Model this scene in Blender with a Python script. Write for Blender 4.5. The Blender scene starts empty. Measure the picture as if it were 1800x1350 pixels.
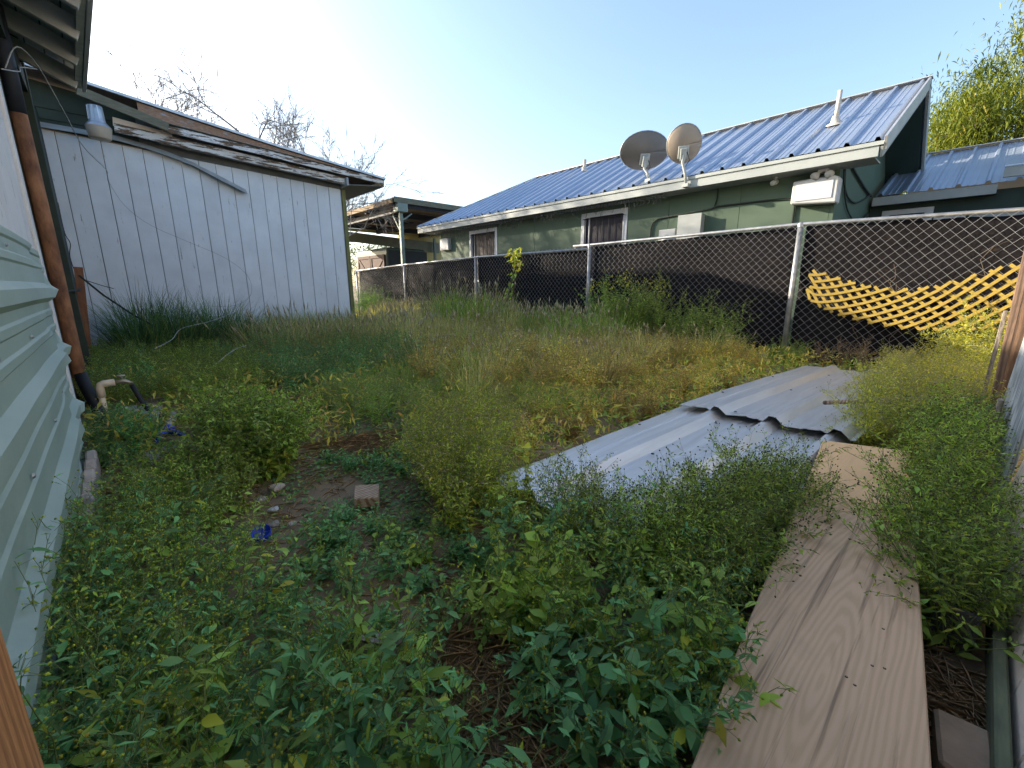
import bpy, math, random
import numpy as np
from mathutils import Vector, Matrix

R = math.radians
random.seed(7)
scene = bpy.context.scene
col = scene.collection

# ------------------------------------------------------------ camera
cam_d = bpy.data.cameras.new('camera')
cam_d.sensor_width = 36.0
cam_d.lens = 15.0
cam_d.clip_start = 0.02
cam_d.clip_end = 900.0
cam = bpy.data.objects.new('camera', cam_d)
col.objects.link(cam)
cam.location = (0, 0, 0.9)
cam.rotation_euler = (R(90 - 12.989), 0, R(-42.69))
scene.camera = cam

# ------------------------------------------------------------ sky, sun, exposure
SUN_AZ, SUN_EL = 24.0, 17.5            # degrees towards -X from +Y, degrees above the horizon
world = bpy.data.worlds.new('World')
scene.world = world
world.use_nodes = True
wn = world.node_tree
wn.nodes.clear()
sky = wn.nodes.new('ShaderNodeTexSky')
sky.sky_type = 'NISHITA'
sky.sun_disc = False
sky.sun_elevation = R(SUN_EL)
sky.sun_rotation = R(-SUN_AZ)
sky.air_density = 1.0
sky.dust_density = 2.2
sky.ozone_density = 2.4
bg = wn.nodes.new('ShaderNodeBackground')
bg.inputs['Strength'].default_value = 0.15
wo = wn.nodes.new('ShaderNodeOutputWorld')
gm = wn.nodes.new('ShaderNodeGamma')
gm.inputs[1].default_value = 0.88            # hazy air: evens the sky out a little, all round
wn.links.new(sky.outputs[0], gm.inputs[0])
wn.links.new(gm.outputs[0], bg.inputs[0])
wn.links.new(bg.outputs[0], wo.inputs[0])

sun_d = bpy.data.lights.new('sun', 'SUN')
sun_d.energy = 4.4
sun_d.angle = R(0.6)
sun_d.color = (1.0, 0.86, 0.66)
sun = bpy.data.objects.new('sun', sun_d)
col.objects.link(sun)
S = Vector((-math.sin(R(SUN_AZ)) * math.cos(R(SUN_EL)), math.cos(R(SUN_AZ)) * math.cos(R(SUN_EL)), math.sin(R(SUN_EL))))
sun.rotation_euler = S.to_track_quat('Z', 'Y').to_euler()
sun.location = S * 40

vs = scene.view_settings
vs.view_transform = 'Standard'
vs.look = 'None'
vs.exposure = 1.72
vs.gamma = 1.0
vs.use_curve_mapping = False

scene.cycles.max_bounces = 14
scene.cycles.diffuse_bounces = 9
scene.cycles.transmission_bounces = 9

# ------------------------------------------------------------ materials
MATS = {}
def _new(name):
    m = bpy.data.materials.new(name)
    m.use_nodes = True
    nt = m.node_tree
    b = nt.nodes['Principled BSDF']
    MATS[name] = m
    return m, nt, b
def _coords(nt, scale=(1, 1, 1), world=False):
    n = nt.nodes
    if world:
        g = n.new('ShaderNodeNewGeometry'); src = g.outputs['Position']
    else:
        t = n.new('ShaderNodeTexCoord'); src = t.outputs['Object']
    oi = n.new('ShaderNodeObjectInfo')
    mul = n.new('ShaderNodeMath'); mul.operation = 'MULTIPLY'; mul.inputs[1].default_value = 37.0
    nt.links.new(oi.outputs['Random'], mul.inputs[0])
    mp = n.new('ShaderNodeMapping'); mp.inputs['Scale'].default_value = scale
    if world:
        nt.links.new(src, mp.inputs['Vector'])
    else:
        ad = n.new('ShaderNodeVectorMath'); ad.operation = 'ADD'
        nt.links.new(src, ad.inputs[0]); nt.links.new(mul.outputs[0], ad.inputs[1])
        nt.links.new(ad.outputs[0], mp.inputs['Vector'])
    return mp.outputs[0]
def _noise(nt, vec, scale, detail=6, rough=.6, dist=0):
    t = nt.nodes.new('ShaderNodeTexNoise')
    t.inputs['Scale'].default_value = scale; t.inputs['Detail'].default_value = detail
    t.inputs['Roughness'].default_value = rough; t.inputs['Distortion'].default_value = dist
    nt.links.new(vec, t.inputs['Vector'])
    return t.outputs['Fac']
def _ramp(nt, fac, stops):
    r = nt.nodes.new('ShaderNodeValToRGB')
    e = r.color_ramp.elements
    while len(e) > 1: e.remove(e[-1])
    e[0].position = stops[0][0]; e[0].color = (*stops[0][1], 1)
    for p, c in stops[1:]:
        x = e.new(p); x.color = (*c, 1)
    nt.links.new(fac, r.inputs[0])
    return r.outputs[0]
def _bump(nt, b, h, strength, dist=.01):
    bn = nt.nodes.new('ShaderNodeBump'); bn.inputs['Strength'].default_value = strength; bn.inputs['Distance'].default_value = dist
    nt.links.new(h, bn.inputs['Height']); nt.links.new(bn.outputs[0], b.inputs['Normal'])
def _mix(nt, fac, a, b):
    m = nt.nodes.new('ShaderNodeMix'); m.data_type = 'RGBA'
    nt.links.new(fac, m.inputs[0])
    for s, v in ((6, a), (7, b)):
        if isinstance(v, tuple): m.inputs[s].default_value = (*v, 1)
        else: nt.links.new(v, m.inputs[s])
    return m.outputs[2]
def mat(name, c1, c2=None, scale=6, rough=.75, metal=0., bump=.15, stretch=(1, 1, 1), dirt=None, dirt_amt=.6, world=False, dist=0, spec=.35):
    """two-tone surface with an optional third colour of stains that have a shape of their own"""
    m, nt, b = _new(name)
    v = _coords(nt, stretch, world)
    c2 = c2 or tuple(x * .75 for x in c1)
    f = _noise(nt, v, scale, 7, .62, dist)
    c = _ramp(nt, f, [(.33, c2), (.66, c1)])
    if dirt:
        f2 = _noise(nt, v, scale * .45, 8, .7)
        lo = .72 - dirt_amt * .25
        k = _ramp(nt, f2, [(lo, (0, 0, 0)), (lo + .1, (1, 1, 1))])
        c = _mix(nt, k, c, dirt)
    nt.links.new(c, b.inputs['Base Color'])
    b.inputs['Roughness'].default_value = rough
    b.inputs['Metallic'].default_value = metal
    b.inputs['Specular IOR Level'].default_value = spec
    if bump:
        f3 = _noise(nt, v, scale * 6, 4, .6)
        _bump(nt, b, f3, bump, .004)
    return m
def paint_peel(name, paint, wood, amount, stretch, scale=5, rough=.7):
    """old paint with bare wood showing where it has flaked off along the grain"""
    m, nt, b = _new(name)
    v = _coords(nt, stretch)
    v1 = _coords(nt)
    flake = _noise(nt, v, scale, 10, .72, .2)
    k = _ramp(nt, flake, [(.62 - amount * .3, (0, 0, 0)), (.645 - amount * .3, (1, 1, 1))])
    tone = _ramp(nt, _noise(nt, v1, 2.2, 5), [(.3, tuple(x * .82 for x in paint)), (.7, paint)])
    streak = _ramp(nt, _noise(nt, v, scale * 5, 5), [(.3, tuple(x * .45 for x in wood)), (.7, wood)])
    c = _mix(nt, k, tone, streak)
    nt.links.new(c, b.inputs['Base Color'])
    b.inputs['Roughness'].default_value = rough
    b.inputs['Specular IOR Level'].default_value = .3
    _bump(nt, b, _noise(nt, v, scale * 4, 6), .35, .004)
    return m
def wood(name, light, dark, stretch, scale=4, ring=9, rough=.85, weather=None):
    m, nt, b = _new(name)
    v = _coords(nt, stretch)
    w = nt.nodes.new('ShaderNodeTexWave'); w.bands_direction = 'Y'
    w.inputs['Scale'].default_value = ring; w.inputs['Distortion'].default_value = 7
    w.inputs['Detail'].default_value = 4; w.inputs['Detail Scale'].default_value = 1.2
    nt.links.new(v, w.inputs['Vector'])
    f = _noise(nt, v, scale * 5, 8, .7)
    c = _ramp(nt, w.outputs['Fac'], [(.1, dark), (.75, light)])
    c = _mix(nt, _ramp(nt, f, [(.35, (.0, .0, .0)), (.75, (.75, .75, .75))]), c, tuple(x * .55 for x in dark))
    if weather:
        k = _ramp(nt, _noise(nt, _coords(nt), 2.0, 6), [(.42, (0, 0, 0)), (.62, (.85, .85, .85))])
        c = _mix(nt, k, c, weather)
    nt.links.new(c, b.inputs['Base Color'])
    b.inputs['Roughness'].default_value = rough
    b.inputs['Specular IOR Level'].default_value = .25
    _bump(nt, b, f, .5, .004)
    return m
def leafmat(name, dark, light, odd, transl=.35, odd_at=.9):
    """leaf tissue: tint attribute (one value a leaf) picks the green, light passes through"""
    m = bpy.data.materials.new(name); m.use_nodes = True; MATS[name] = m
    nt = m.node_tree; n = nt.nodes; n.clear()
    at = n.new('ShaderNodeAttribute'); at.attribute_name = 'tint'
    oi = n.new('ShaderNodeObjectInfo')
    c = _ramp(nt, at.outputs['Fac'], [(.05, dark), (.75, light), (odd_at, light), (min(odd_at + .04, 1), odd)])
    hs = n.new('ShaderNodeHueSaturation')
    mr = n.new('ShaderNodeMapRange'); mr.inputs['To Min'].default_value = .68; mr.inputs['To Max'].default_value = 1.3
    mh = n.new('ShaderNodeMapRange'); mh.inputs['To Min'].default_value = .485; mh.inputs['To Max'].default_value = .515
    nt.links.new(oi.outputs['Random'], mr.inputs[0]); nt.links.new(oi.outputs['Random'], mh.inputs[0])
    nt.links.new(mr.outputs[0], hs.inputs['Value']); nt.links.new(mh.outputs[0], hs.inputs['Hue'])
    nt.links.new(c, hs.inputs['Color'])
    d = n.new('ShaderNodeBsdfPrincipled'); d.inputs['Roughness'].default_value = .5; d.inputs['Specular IOR Level'].default_value = .3
    t = n.new('ShaderNodeBsdfTranslucent'); mx = n.new('ShaderNodeMixShader'); mx.inputs[0].default_value = transl
    o = n.new('ShaderNodeOutputMaterial')
    nt.links.new(hs.outputs[0], d.inputs['Base Color'])
    wm = n.new('ShaderNodeMix'); wm.data_type = 'RGBA'; wm.blend_type = 'MULTIPLY'; wm.inputs[0].default_value = 1
    wm.inputs[7].default_value = (1.35, 1.25, .6, 1)
    nt.links.new(hs.outputs[0], wm.inputs[6]); nt.links.new(wm.outputs[2], t.inputs[0])
    nt.links.new(d.outputs[0], mx.inputs[1]); nt.links.new(t.outputs[0], mx.inputs[2])
    nt.links.new(mx.outputs[0], o.inputs[0])
    return m

# ------------------------------------------------------------ mesh helpers
def wloc(o):
    v = Vector((0, 0, 0))
    while o is not None:
        v = v + o.location; o = o.parent
    return v
class MB:
    def __init__(s): s.v = []; s.f = []
    def add(s, vs, fs):
        k = len(s.v); s.v += [tuple(p) for p in vs]; s.f += [tuple(i + k for i in f) for f in fs]; return s
    def bx(s, x0, x1, y0, y1, z0, z1):
        v = [(x, y, z) for z in (z0, z1) for y in (y0, y1) for x in (x0, x1)]
        return s.add(v, [(0, 2, 3, 1), (4, 5, 7, 6), (0, 1, 5, 4), (2, 6, 7, 3), (0, 4, 6, 2), (1, 3, 7, 5)])
    def beam(s, p0, p1, w, h, up=(0, 0, 1), w1=None, h1=None):
        p0 = Vector(p0); p1 = Vector(p1); d = (p1 - p0).normalized(); up = Vector(up)
        x = d.cross(up)
        if x.length < 1e-4: x = d.cross(Vector((1, 0, 0)))
        x.normalize(); u = x.cross(d).normalized()
        v = []
        for p, ww, hh in ((p0, w, h), (p1, w1 or w, h1 or h)):
            for a, b in ((-1, -1), (1, -1), (1, 1), (-1, 1)): v.append(p + x * (a * ww / 2) + u * (b * hh / 2))
        return s.add(v, [(3, 2, 1, 0), (4, 5, 6, 7), (0, 1, 5, 4), (1, 2, 6, 5), (2, 3, 7, 6), (3, 0, 4, 7)])
    def tube(s, pts, r, n=8, caps=True):
        pts = [Vector(p) for p in pts]; m = len(pts)
        rs = r if isinstance(r, (list, tuple)) else [r] * m
        V = []; prev = None
        for i, p in enumerate(pts):
            d = (pts[min(i + 1, m - 1)] - pts[max(i - 1, 0)]).normalized()
            if prev is None:
                a = Vector((0, 0, 1)) if abs(d.z) < .9 else Vector((1, 0, 0))
                x = d.cross(a).normalized()
            else:
                x = prev - d * prev.dot(d)
                x = x.normalized() if x.length > 1e-6 else d.orthogonal().normalized()
            prev = x; y = d.cross(x)
            for k in range(n):
                t = 2 * math.pi * k / n
                V.append(p + (x * math.cos(t) + y * math.sin(t)) * rs[i])
        F = [(i * n + k, i * n + (k + 1) % n, (i + 1) * n + (k + 1) % n, (i + 1) * n + k) for i in range(m - 1) for k in range(n)]
        if caps: F += [tuple(range(n - 1, -1, -1)), tuple((m - 1) * n + k for k in range(n))]
        return s.add(V, F)
    def prism(s, poly, vec):
        n = len(poly); vec = Vector(vec); a = [Vector(p) for p in poly]
        return s.add(a + [p + vec for p in a], [tuple(range(n - 1, -1, -1)), tuple(range(n, 2 * n))] + [(i, (i + 1) % n, n + (i + 1) % n, n + i) for i in range(n)])
    def grid(s, P):
        ni, nj = len(P), len(P[0])
        return s.add([p for r in P for p in r], [(i * nj + j, i * nj + j + 1, (i + 1) * nj + j + 1, (i + 1) * nj + j) for i in range(ni - 1) for j in range(nj - 1)])
    def lathe(s, prof, origin, axis=(0, 0, 1), n=20, sx=1, sy=1):
        ax = Vector(axis).normalized(); x = ax.orthogonal().normalized(); y = ax.cross(x); o = Vector(origin); m = len(prof)
        V = [o + ax * h + (x * math.cos(2 * math.pi * k / n) * sx + y * math.sin(2 * math.pi * k / n) * sy) * r for r, h in prof for k in range(n)]
        F = [(i * n + k, i * n + (k + 1) % n, (i + 1) * n + (k + 1) % n, (i + 1) * n + k) for i in range(m - 1) for k in range(n)]
        return s.add(V, F)
    def build(s, name, m, parent=None, kind=None, smooth=False, bevel=0, solid=0, loc=None):
        me = bpy.data.meshes.new(name)
        o = bpy.data.objects.new(name, me); col.objects.link(o)
        if parent is not None:
            off = wloc(parent); o.parent = parent
        else:
            off = Vector(loc) if loc is not None else Vector((0, 0, 0)); o.location = off
        me.from_pydata([tuple(Vector(p) - off) for p in s.v], [], s.f)
        me.validate(); me.update()
        me.materials.append(MATS[m] if isinstance(m, str) else m)
        if smooth:
            for p in me.polygons: p.use_smooth = True
        if solid:
            md = o.modifiers.new('thickness', 'SOLIDIFY'); md.thickness = solid; md.offset = 0
        if bevel:
            md = o.modifiers.new('bevel', 'BEVEL'); md.width = bevel; md.segments = 1; md.limit_method = 'ANGLE'
        if kind: o['kind'] = kind
        return o
def tag(o, label=None, cat=None, group=None, kind=None):
    if label: o['label'] = label
    if cat: o['category'] = cat
    if group: o['group'] = group
    if kind: o['kind'] = kind
    return o
def thing(name, label, cat, loc=(0, 0, 0), group=None):
    o = bpy.data.objects.new(name, None); o.empty_display_size = .1; col.objects.link(o); o.location = loc
    return tag(o, label, cat, group)
def lerp(a, b, t): return a + (b - a) * t
def poly_at(pts, x):
    for (x0, z0), (x1, z1) in zip(pts, pts[1:]):
        if x <= x1 or (x1, z1) == pts[-1]: return lerp(z0, z1, (x - x0) / (x1 - x0))
def wob(i, a=.01): return random.Random(i * 7919 + 13).uniform(-a, a)

# ------------------------------------------------------------ palette
mat('ground_soil', (.27, .20, .125), (.16, .12, .08), 3.5, .95, bump=.6, dirt=(.10, .10, .055), dirt_amt=.8, world=True)
paint_peel('white_siding', (.66, .69, .74), (.36, .34, .32), -.05, (6, 6, .7), 5)
paint_peel('bounce_wing_siding', (.86, .79, .66), (.35, .3, .25), .02, (6, 6, .7), 5)
paint_peel('white_peeling', (.66, .66, .67), (.17, .11, .07), .42, (1.2, 8, 10), 3)
paint_peel('left_siding', (.74, .73, .73), (.35, .32, .3), .05, (6, 6, .8), 5)
mat('siding_groove', (.20, .20, .21), (.13, .13, .14), 9, .9)
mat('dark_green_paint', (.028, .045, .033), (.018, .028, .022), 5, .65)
mat('moss_trim', (.20, .19, .075), (.11, .12, .05), 7, .85, stretch=(4, 4, 1), dirt=(.08, .1, .04))
mat('olive_board', (.17, .165, .12), (.10, .10, .075), 6, .8, stretch=(1, 6, 6))
mat('grey_trim', (.36, .39, .40), (.25, .27, .28), 6, .65, stretch=(1, 4, 4))
mat('soffit_paint', (.14, .15, .16), (.09, .1, .11), 5, .75, stretch=(1, 5, 1))
mat('eave_paint', (.50, .52, .53), (.36, .38, .39), 4, .75, stretch=(1.2, 5, 1))
mat('fascia_grey', (.52, .53, .56), (.40, .41, .44), 4, .6, stretch=(5, 1, 5))
mat('osb_edge', (.36, .22, .15), (.20, .13, .095), 9, .85, stretch=(2, 4, 6), dirt=(.32, .34, .40))
mat('shingle', (.10, .10, .105), (.055, .055, .06), 30, .9, bump=.5)
mat('drip_metal', (.45, .48, .52), (.3, .33, .36), 6, .4, .7)
mat('rust', (.36, .17, .085), (.12, .055, .035), 14, .9, .0, .5, (1, 1, .4), dirt=(.38, .25, .16), dirt_amt=.3)
mat('pole_dark', (.035, .04, .055), (.02, .024, .035), 6, .55, .2)
mat('stake_wood', (.25, .115, .06), (.16, .07, .04), 7, .85, stretch=(6, 6, .8))
mat('green_metal', (.34, .43, .38), (.28, .365, .325), 2.4, .5, .0, .08, dirt=(.25, .33, .29), dirt_amt=.35)
mat('galvanised', (.66, .66, .66), (.54, .54, .54), 4, .42, .65, .04, (.5, 6, 1), dirt=(.50, .47, .43), dirt_amt=.45)
mat('galv_old', (.40, .41, .42), (.24, .25, .26), 12, .5, .7, .2)
mat('fence_wire', (.34, .35, .37), (.24, .25, .27), 10, .5, .4, 0)
mat('shade_cloth', (.011, .0095, .010), (.006, .006, .008), 7, .9, 0, .5, (1, 1.2, 6), dirt=(.024, .018, .015), dirt_amt=.6, spec=.1)
mat('house_green', (.076, .118, .082), (.068, .106, .074), 2.5, .75, bump=.2)
mat('house_dark', (.03, .055, .05), (.022, .042, .038), 3, .7)
mat('house_trim', (.31, .34, .34), (.26, .29, .29), 3, .55, bump=.05)
mat('white_trim', (.52, .54, .57), (.44, .46, .49), 4, .55, bump=.05)
mat('roof_metal', (.37, .43, .53), (.32, .38, .48), 1.3, .34, .6, .03)
mat('roof_cap', (.48, .49, .50), (.40, .41, .42), 3, .4, .5, .03)
mat('dark_pane', (.020, .019, .032), (.014, .014, .024), 3, .45, 0, 0, spec=.15)
mat('iron_bar', (.02, .02, .026), (.013, .013, .018), 5, .5, .3, 0)
mat('plastic_white', (.46, .47, .47), (.40, .41, .41), 3, .5, bump=.05)
mat('box_grey', (.38, .40, .39), (.32, .34, .33), 4, .45, .1, .05)
mat('cable_dark', (.025, .035, .03), (.02, .025, .022), 5, .7, 0, 0)
mat('cable_pale', (.42, .43, .44), (.3, .31, .32), 5, .6, 0, 0)
mat('dish_back', (.17, .15, .135), (.14, .125, .11), 4, .5, .1, .05)
mat('dish_back_tan', (.29, .24, .19), (.25, .205, .165), 4, .5, .05, .05)
mat('vent_pipe', (.46, .43, .39), (.38, .35, .31), 5, .6)
mat('yellow_slat', (.35, .25, .05), (.24, .17, .036), 9, .75, 0, .3, (1, 1.5, 6), dirt=(.34, .22, .08), dirt_amt=.5)
mat('pvc', (.72, .60, .46), (.60, .49, .37), 4, .45, 0, .05)
mat('pvc_grey', (.48, .43, .36), (.38, .34, .28), 5, .6)
mat('black_hose', (.015, .016, .02), (.010, .011, .013), 6, .55)
mat('blue_plastic', (.015, .055, .50), (.012, .045, .42), 5, .4, 0, 0)
mat('brass', (.42, .36, .27), (.28, .24, .19), 8, .4, .7)
mat('concrete', (.30, .29, .27), (.20, .195, .185), 12, .9, 0, .6, dirt=(.14, .14, .11))
mat('old_block', (.14, .135, .125), (.08, .078, .072), 12, .9, 0, .6, dirt=(.07, .08, .05))
mat('lamp_tan', (.46, .39, .31), (.38, .32, .25), 4, .5, 0, .05)
mat('tan_brick', (.46, .32, .21), (.34, .235, .155), 14, .9, 0, .5, dirt=(.26, .19, .13))
mat('pale_stone', (.46, .41, .37), (.34, .30, .27), 10, .9, 0, .5, dirt=(.22, .2, .17))
mat('straw_mat', (.62, .45, .27), (.42, .29, .165), 30, .9, 0, 0)
def plywood_mat():
    m, nt, b = _new('plywood')
    t = nt.nodes.new('ShaderNodeTexCoord')
    mp = nt.nodes.new('ShaderNodeMapping'); mp.inputs['Scale'].default_value = (.8, 6.0, 3); mp.inputs['Location'].default_value = (.35, .25, 0)
    nt.links.new(t.outputs['Object'], mp.inputs['Vector']); v = mp.outputs[0]
    w = nt.nodes.new('ShaderNodeTexWave'); w.wave_type = 'RINGS'; w.rings_direction = 'Z'
    w.inputs['Scale'].default_value = 4.6; w.inputs['Distortion'].default_value = 9.0; w.inputs['Detail'].default_value = 5; w.inputs['Detail Scale'].default_value = .7
    nt.links.new(v, w.inputs['Vector'])
    c = _ramp(nt, w.outputs['Fac'], [(.1, (.64, .42, .255)), (.5, (.69, .46, .285)), (.9, (.72, .485, .31))])
    mp2 = nt.nodes.new('ShaderNodeMapping'); mp2.inputs['Scale'].default_value = (1.5, 60, 40); nt.links.new(t.outputs['Object'], mp2.inputs['Vector'])
    crack = _noise(nt, mp2.outputs[0], 1.0, 6, .6, .3)
    c = _mix(nt, _ramp(nt, crack, [(.55, (0, 0, 0)), (.68, (.8, .8, .8))]), c, (.24, .155, .10))
    st = _noise(nt, t.outputs['Object'], 3.2, 7, .65)
    c = _mix(nt, _ramp(nt, st, [(.50, (0, 0, 0)), (.68, (.65, .65, .65))]), c, (.50, .35, .235))
    sx = nt.nodes.new('ShaderNodeSeparateXYZ'); nt.links.new(t.outputs['Object'], sx.inputs[0])
    ad = nt.nodes.new('ShaderNodeMath'); ad.operation = 'MULTIPLY_ADD'; ad.inputs[1].default_value = .8; nt.links.new(st, ad.inputs[0]); nt.links.new(sx.outputs[0], ad.inputs[2])
    c = _mix(nt, _ramp(nt, ad.outputs[0], [(.70, (0, 0, 0)), (.98, (.85, .85, .85))]), c, (.74, .47, .24))   # far end where the top veneer is still fresh
    nt.links.new(c, b.inputs['Base Color']); b.inputs['Roughness'].default_value = .85; b.inputs['Specular IOR Level'].default_value = .2
    _bump(nt, b, crack, .6, .004)
plywood_mat()
wood('fresh_ply', (.70, .45, .23), (.50, .29, .14), (.6, 5, 4), 4, 2.2)
wood('old_grey_wood', (.34, .30, .26), (.19, .165, .14), (1, 7, 7), 4, 2)
wood('block_wood', (.56, .46, .36), (.33, .2, .12), (1.4, 7, 7), 4, 3)
wood('brown_post', (.24, .155, .11), (.12, .08, .06), (7, 7, .8), 4, 2)
wood('near_timber', (.66, .31, .12), (.46, .20, .08), (9, 9, .9), 6, 2)
wood('blue_grey_wood', (.50, .55, .58), (.25, .28, .31), (7, 7, .7), 4, 4)
paint_peel('cream_panel', (.84, .71, .59), (.38, .29, .24), .03, (5, 5, .8), 5)
mat('mould_timber', (.17, .19, .11), (.10, .11, .07), 7, .9, stretch=(1, 5, 5), dirt=(.24, .22, .17))
mat('carport_rust', (.24, .16, .085), (.13, .10, .06), 5, .8, .2, .2, (1, .4, 1), dirt=(.17, .19, .12))
mat('carport_steel', (.20, .255, .235), (.15, .19, .175), 5, .6, .2)
mat('carport_deck', (.24, .21, .19), (.15, .13, .12), 3, .55, .4, .1, (6, .4, 1))
mat('carport_beam', (.03, .035, .05), (.02, .024, .034), 5, .7)
mat('tan_band', (.20, .205, .165), (.16, .165, .135), 4, .8)
mat('trailer_green', (.05, .075, .06), (.035, .055, .045), 4, .5)
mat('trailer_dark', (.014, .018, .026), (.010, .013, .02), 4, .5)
mat('door_brown', (.085, .05, .045), (.055, .034, .03), 6, .8, stretch=(6, 6, 1))
mat('yellow_wall', (.46, .38, .16), (.4, .32, .13), 3, .8)
mat('bark_grey', (.30, .28, .26), (.19, .175, .16), 8, .9, 0, .4)
mat('bark_brown', (.13, .10, .075), (.075, .06, .045), 8, .9, 0, .4)
mat('stem_green', (.20, .25, .085), (.14, .18, .06), 6, .7, 0, 0)
mat('stem_brown', (.30, .23, .13), (.20, .15, .085), 6, .8, 0, 0)
mat('seed_dark', (.13, .13, .055), (.07, .07, .03), 6, .8, 0, 0)
mat('seed_pale', (.38, .34, .22), (.28, .25, .15), 6, .8, 0, 0)
leafmat('leaf_dark', (.075, .195, .078), (.215, .460, .170), (.40, .42, .06), .36, .955)
leafmat('leaf_mid', (.145, .245, .050), (.365, .530, .100), (.46, .46, .07), .40, .93)
leafmat('leaf_fresh', (.175, .285, .046), (.440, .600, .100), (.50, .50, .08), .42, .93)
leafmat('leaf_lime', (.220, .290, .040), (.500, .560, .085), (.60, .52, .10), .42, .9)
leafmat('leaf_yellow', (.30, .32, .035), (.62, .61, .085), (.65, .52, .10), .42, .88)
leafmat('leaf_brown', (.370, .335, .085), (.680, .600, .155), (.58, .34, .11), .40, .80)
leafmat('leaf_dry', (.20, .155, .10), (.40, .30, .185), (.48, .35, .19), .2, .8)
leafmat('grass_green', (.125, .205, .050), (.300, .440, .105), (.55, .48, .18), .4, .9)
leafmat('grass_dark', (.045, .105, .045), (.120, .230, .09), (.33, .32, .13), .34, .93)
leafmat('grass_pale', (.27, .28, .11), (.52, .50, .23), (.62, .48, .27), .4, .85)
leafmat('tree_leaf', (.075, .110, .016), (.215, .255, .034), (.33, .27, .05), .42, .92)
leafmat('tree_green', (.040, .075, .02), (.12, .18, .04), (.24, .24, .06), .38, .94)
leafmat('purple_dry', (.09, .055, .05), (.20, .13, .10), (.28, .2, .12), .2, .9)

# ============================================================ GROUND
def ground_z(x, y):
    return .018 * math.sin(x * 2.3 + 1) * math.cos(y * 1.9) + .012 * math.sin(x * 6.1 + y * 4.3)
xs = [-400, -150, -60, -25, -12, -6, -3, -1.5] + [-.8 + i * .16 for i in range(56)] + [9, 11, 14, 20, 35, 70, 160, 400]
ys = [-400, -150, -60, -25, -12, -6, -3, -1.5] + [-.8 + i * .16 for i in range(68)] + [11, 14, 20, 35, 70, 160, 400]
g = MB().grid([[(x, y, ground_z(x, y) if abs(x) < 9 and abs(y) < 12 else 0) for x in xs] for y in ys])
tag(g.build('ground', 'ground_soil', smooth=True), kind='structure')

# ============================================================ WHITE SHED
WT = lambda x: 2.735 - (x + .36) * .0515            # top of the siding
RT = [(-2.2, 3.52), (.14, 3.27), (1.2, 3.12), (2.2, 2.985), (3.96, 2.785)]
shed = thing('white_shed', 'low white shed with vertical board siding and peeling roof edge', 'shed', (1.5, 8, 0))
MB().bx(-2.0, 3.30, 8.03, 8.09, 0, 2.52).build('backing_wall', 'siding_groove', shed)
MB().bx(3.24, 3.30, 8.09, 12.4, 0, 2.5).build('side_wall', 'white_siding', shed)
x = -.40; i = 0
while x < 3.27:
    x1 = min(x + .2035, 3.275)
    z0 = .04 + wob(i, .02)
    y = 8.0 + wob(i + 50, .004)
    m = MB(); a = x + .0035; b = x1 - .0035
    m.prism([(a, y, z0), (b, y, z0), (b, y, WT(b)), (a, y, WT(a))], (0, .026, 0))
    m.build('plank', 'white_siding', shed, bevel=.0025)
    x += .2035; i += 1
MB().bx(3.28, 3.345, 7.985, 8.05, 0, WT(3.3)).build('corner_trim', 'moss_trim', shed, bevel=.004)
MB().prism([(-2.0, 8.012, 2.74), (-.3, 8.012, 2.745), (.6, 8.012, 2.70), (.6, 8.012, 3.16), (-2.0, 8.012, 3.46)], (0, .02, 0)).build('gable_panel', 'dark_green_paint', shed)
MB().prism([(.6, 8.012, 2.69), (3.28, 8.012, 2.55), (3.28, 8.012, 2.82), (.6, 8.012, 3.16)], (0, .02, 0)).build('frieze_panel', 'soffit_paint', shed)
for zz in (2.86, 2.98):
    MB().prism([(-1.5, 7.998, zz), (.45, 7.998, zz - .01), (.45, 7.998, zz + .0), (-1.5, 7.998, zz + .012)], (0, .014, 0)).build('gable_batten', 'dark_green_paint', shed)
# roof
rp = [(x, 7.66, z) for x, z in RT]
roof = MB().prism(rp + [(x, 7.66, z - .032) for x, z in reversed(RT)], (0, 4.9, 0)).build('roof', 'shingle', shed)
MB().prism([(x, 7.645, z + .004) for x, z in RT] + [(x, 7.645, z - .028) for x, z in reversed(RT)], (0, .0149, 0)).build('drip_edge', 'drip_metal', roof)
# plywood strip below the roof edge
up = [(x, poly_at(RT, x) - .034) for x in np.linspace(.62, 3.3, 10)]
lo = [(x, lerp(3.005, 2.81, (x - .62) / 2.68)) for x in np.linspace(.62, 3.3, 10)]
MB().prism([(x, 7.685, z) for x, z in up] + [(x, 7.685, z) for x, z in reversed(lo)], (0, .014, 0)).build('plywood_strip', 'osb_edge', shed)
# ragged tar paper strip between
m = MB()
n = 60
top = [(.85 + i * 2.45 / n, lerp(2.992, 2.812, i / n)) for i in range(n + 1)]
bot = [(x, z - .014 - abs(wob(i, .018)) * (i % 3 == 0)) for i, (x, z) in enumerate(top)]
m.prism([(x, 7.676, z) for x, z in top] + [(x, 7.676, z) for x, z in reversed(bot)], (0, .006, 0))
m.build('tar_paper', 'cable_dark', shed)
MB().beam((.84, 7.70, 2.925), (3.955, 7.70, 2.725), .03, .085).build('rake_board', 'white_peeling', shed, bevel=.003)
MB().beam((.36, 7.80, 2.845), (3.285, 7.80, 2.655), .03, .105).build('rake_board', 'white_peeling', shed, bevel=.003)
MB().beam((.80, 7.83, 2.775), (3.27, 7.83, 2.615), .02, .04).build('rake_board', 'siding_groove', shed)
MB().beam((.36, 7.86, 2.93), (.95, 7.86, 2.865), .025, .10).build('rake_board', 'cream_panel', shed)
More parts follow.
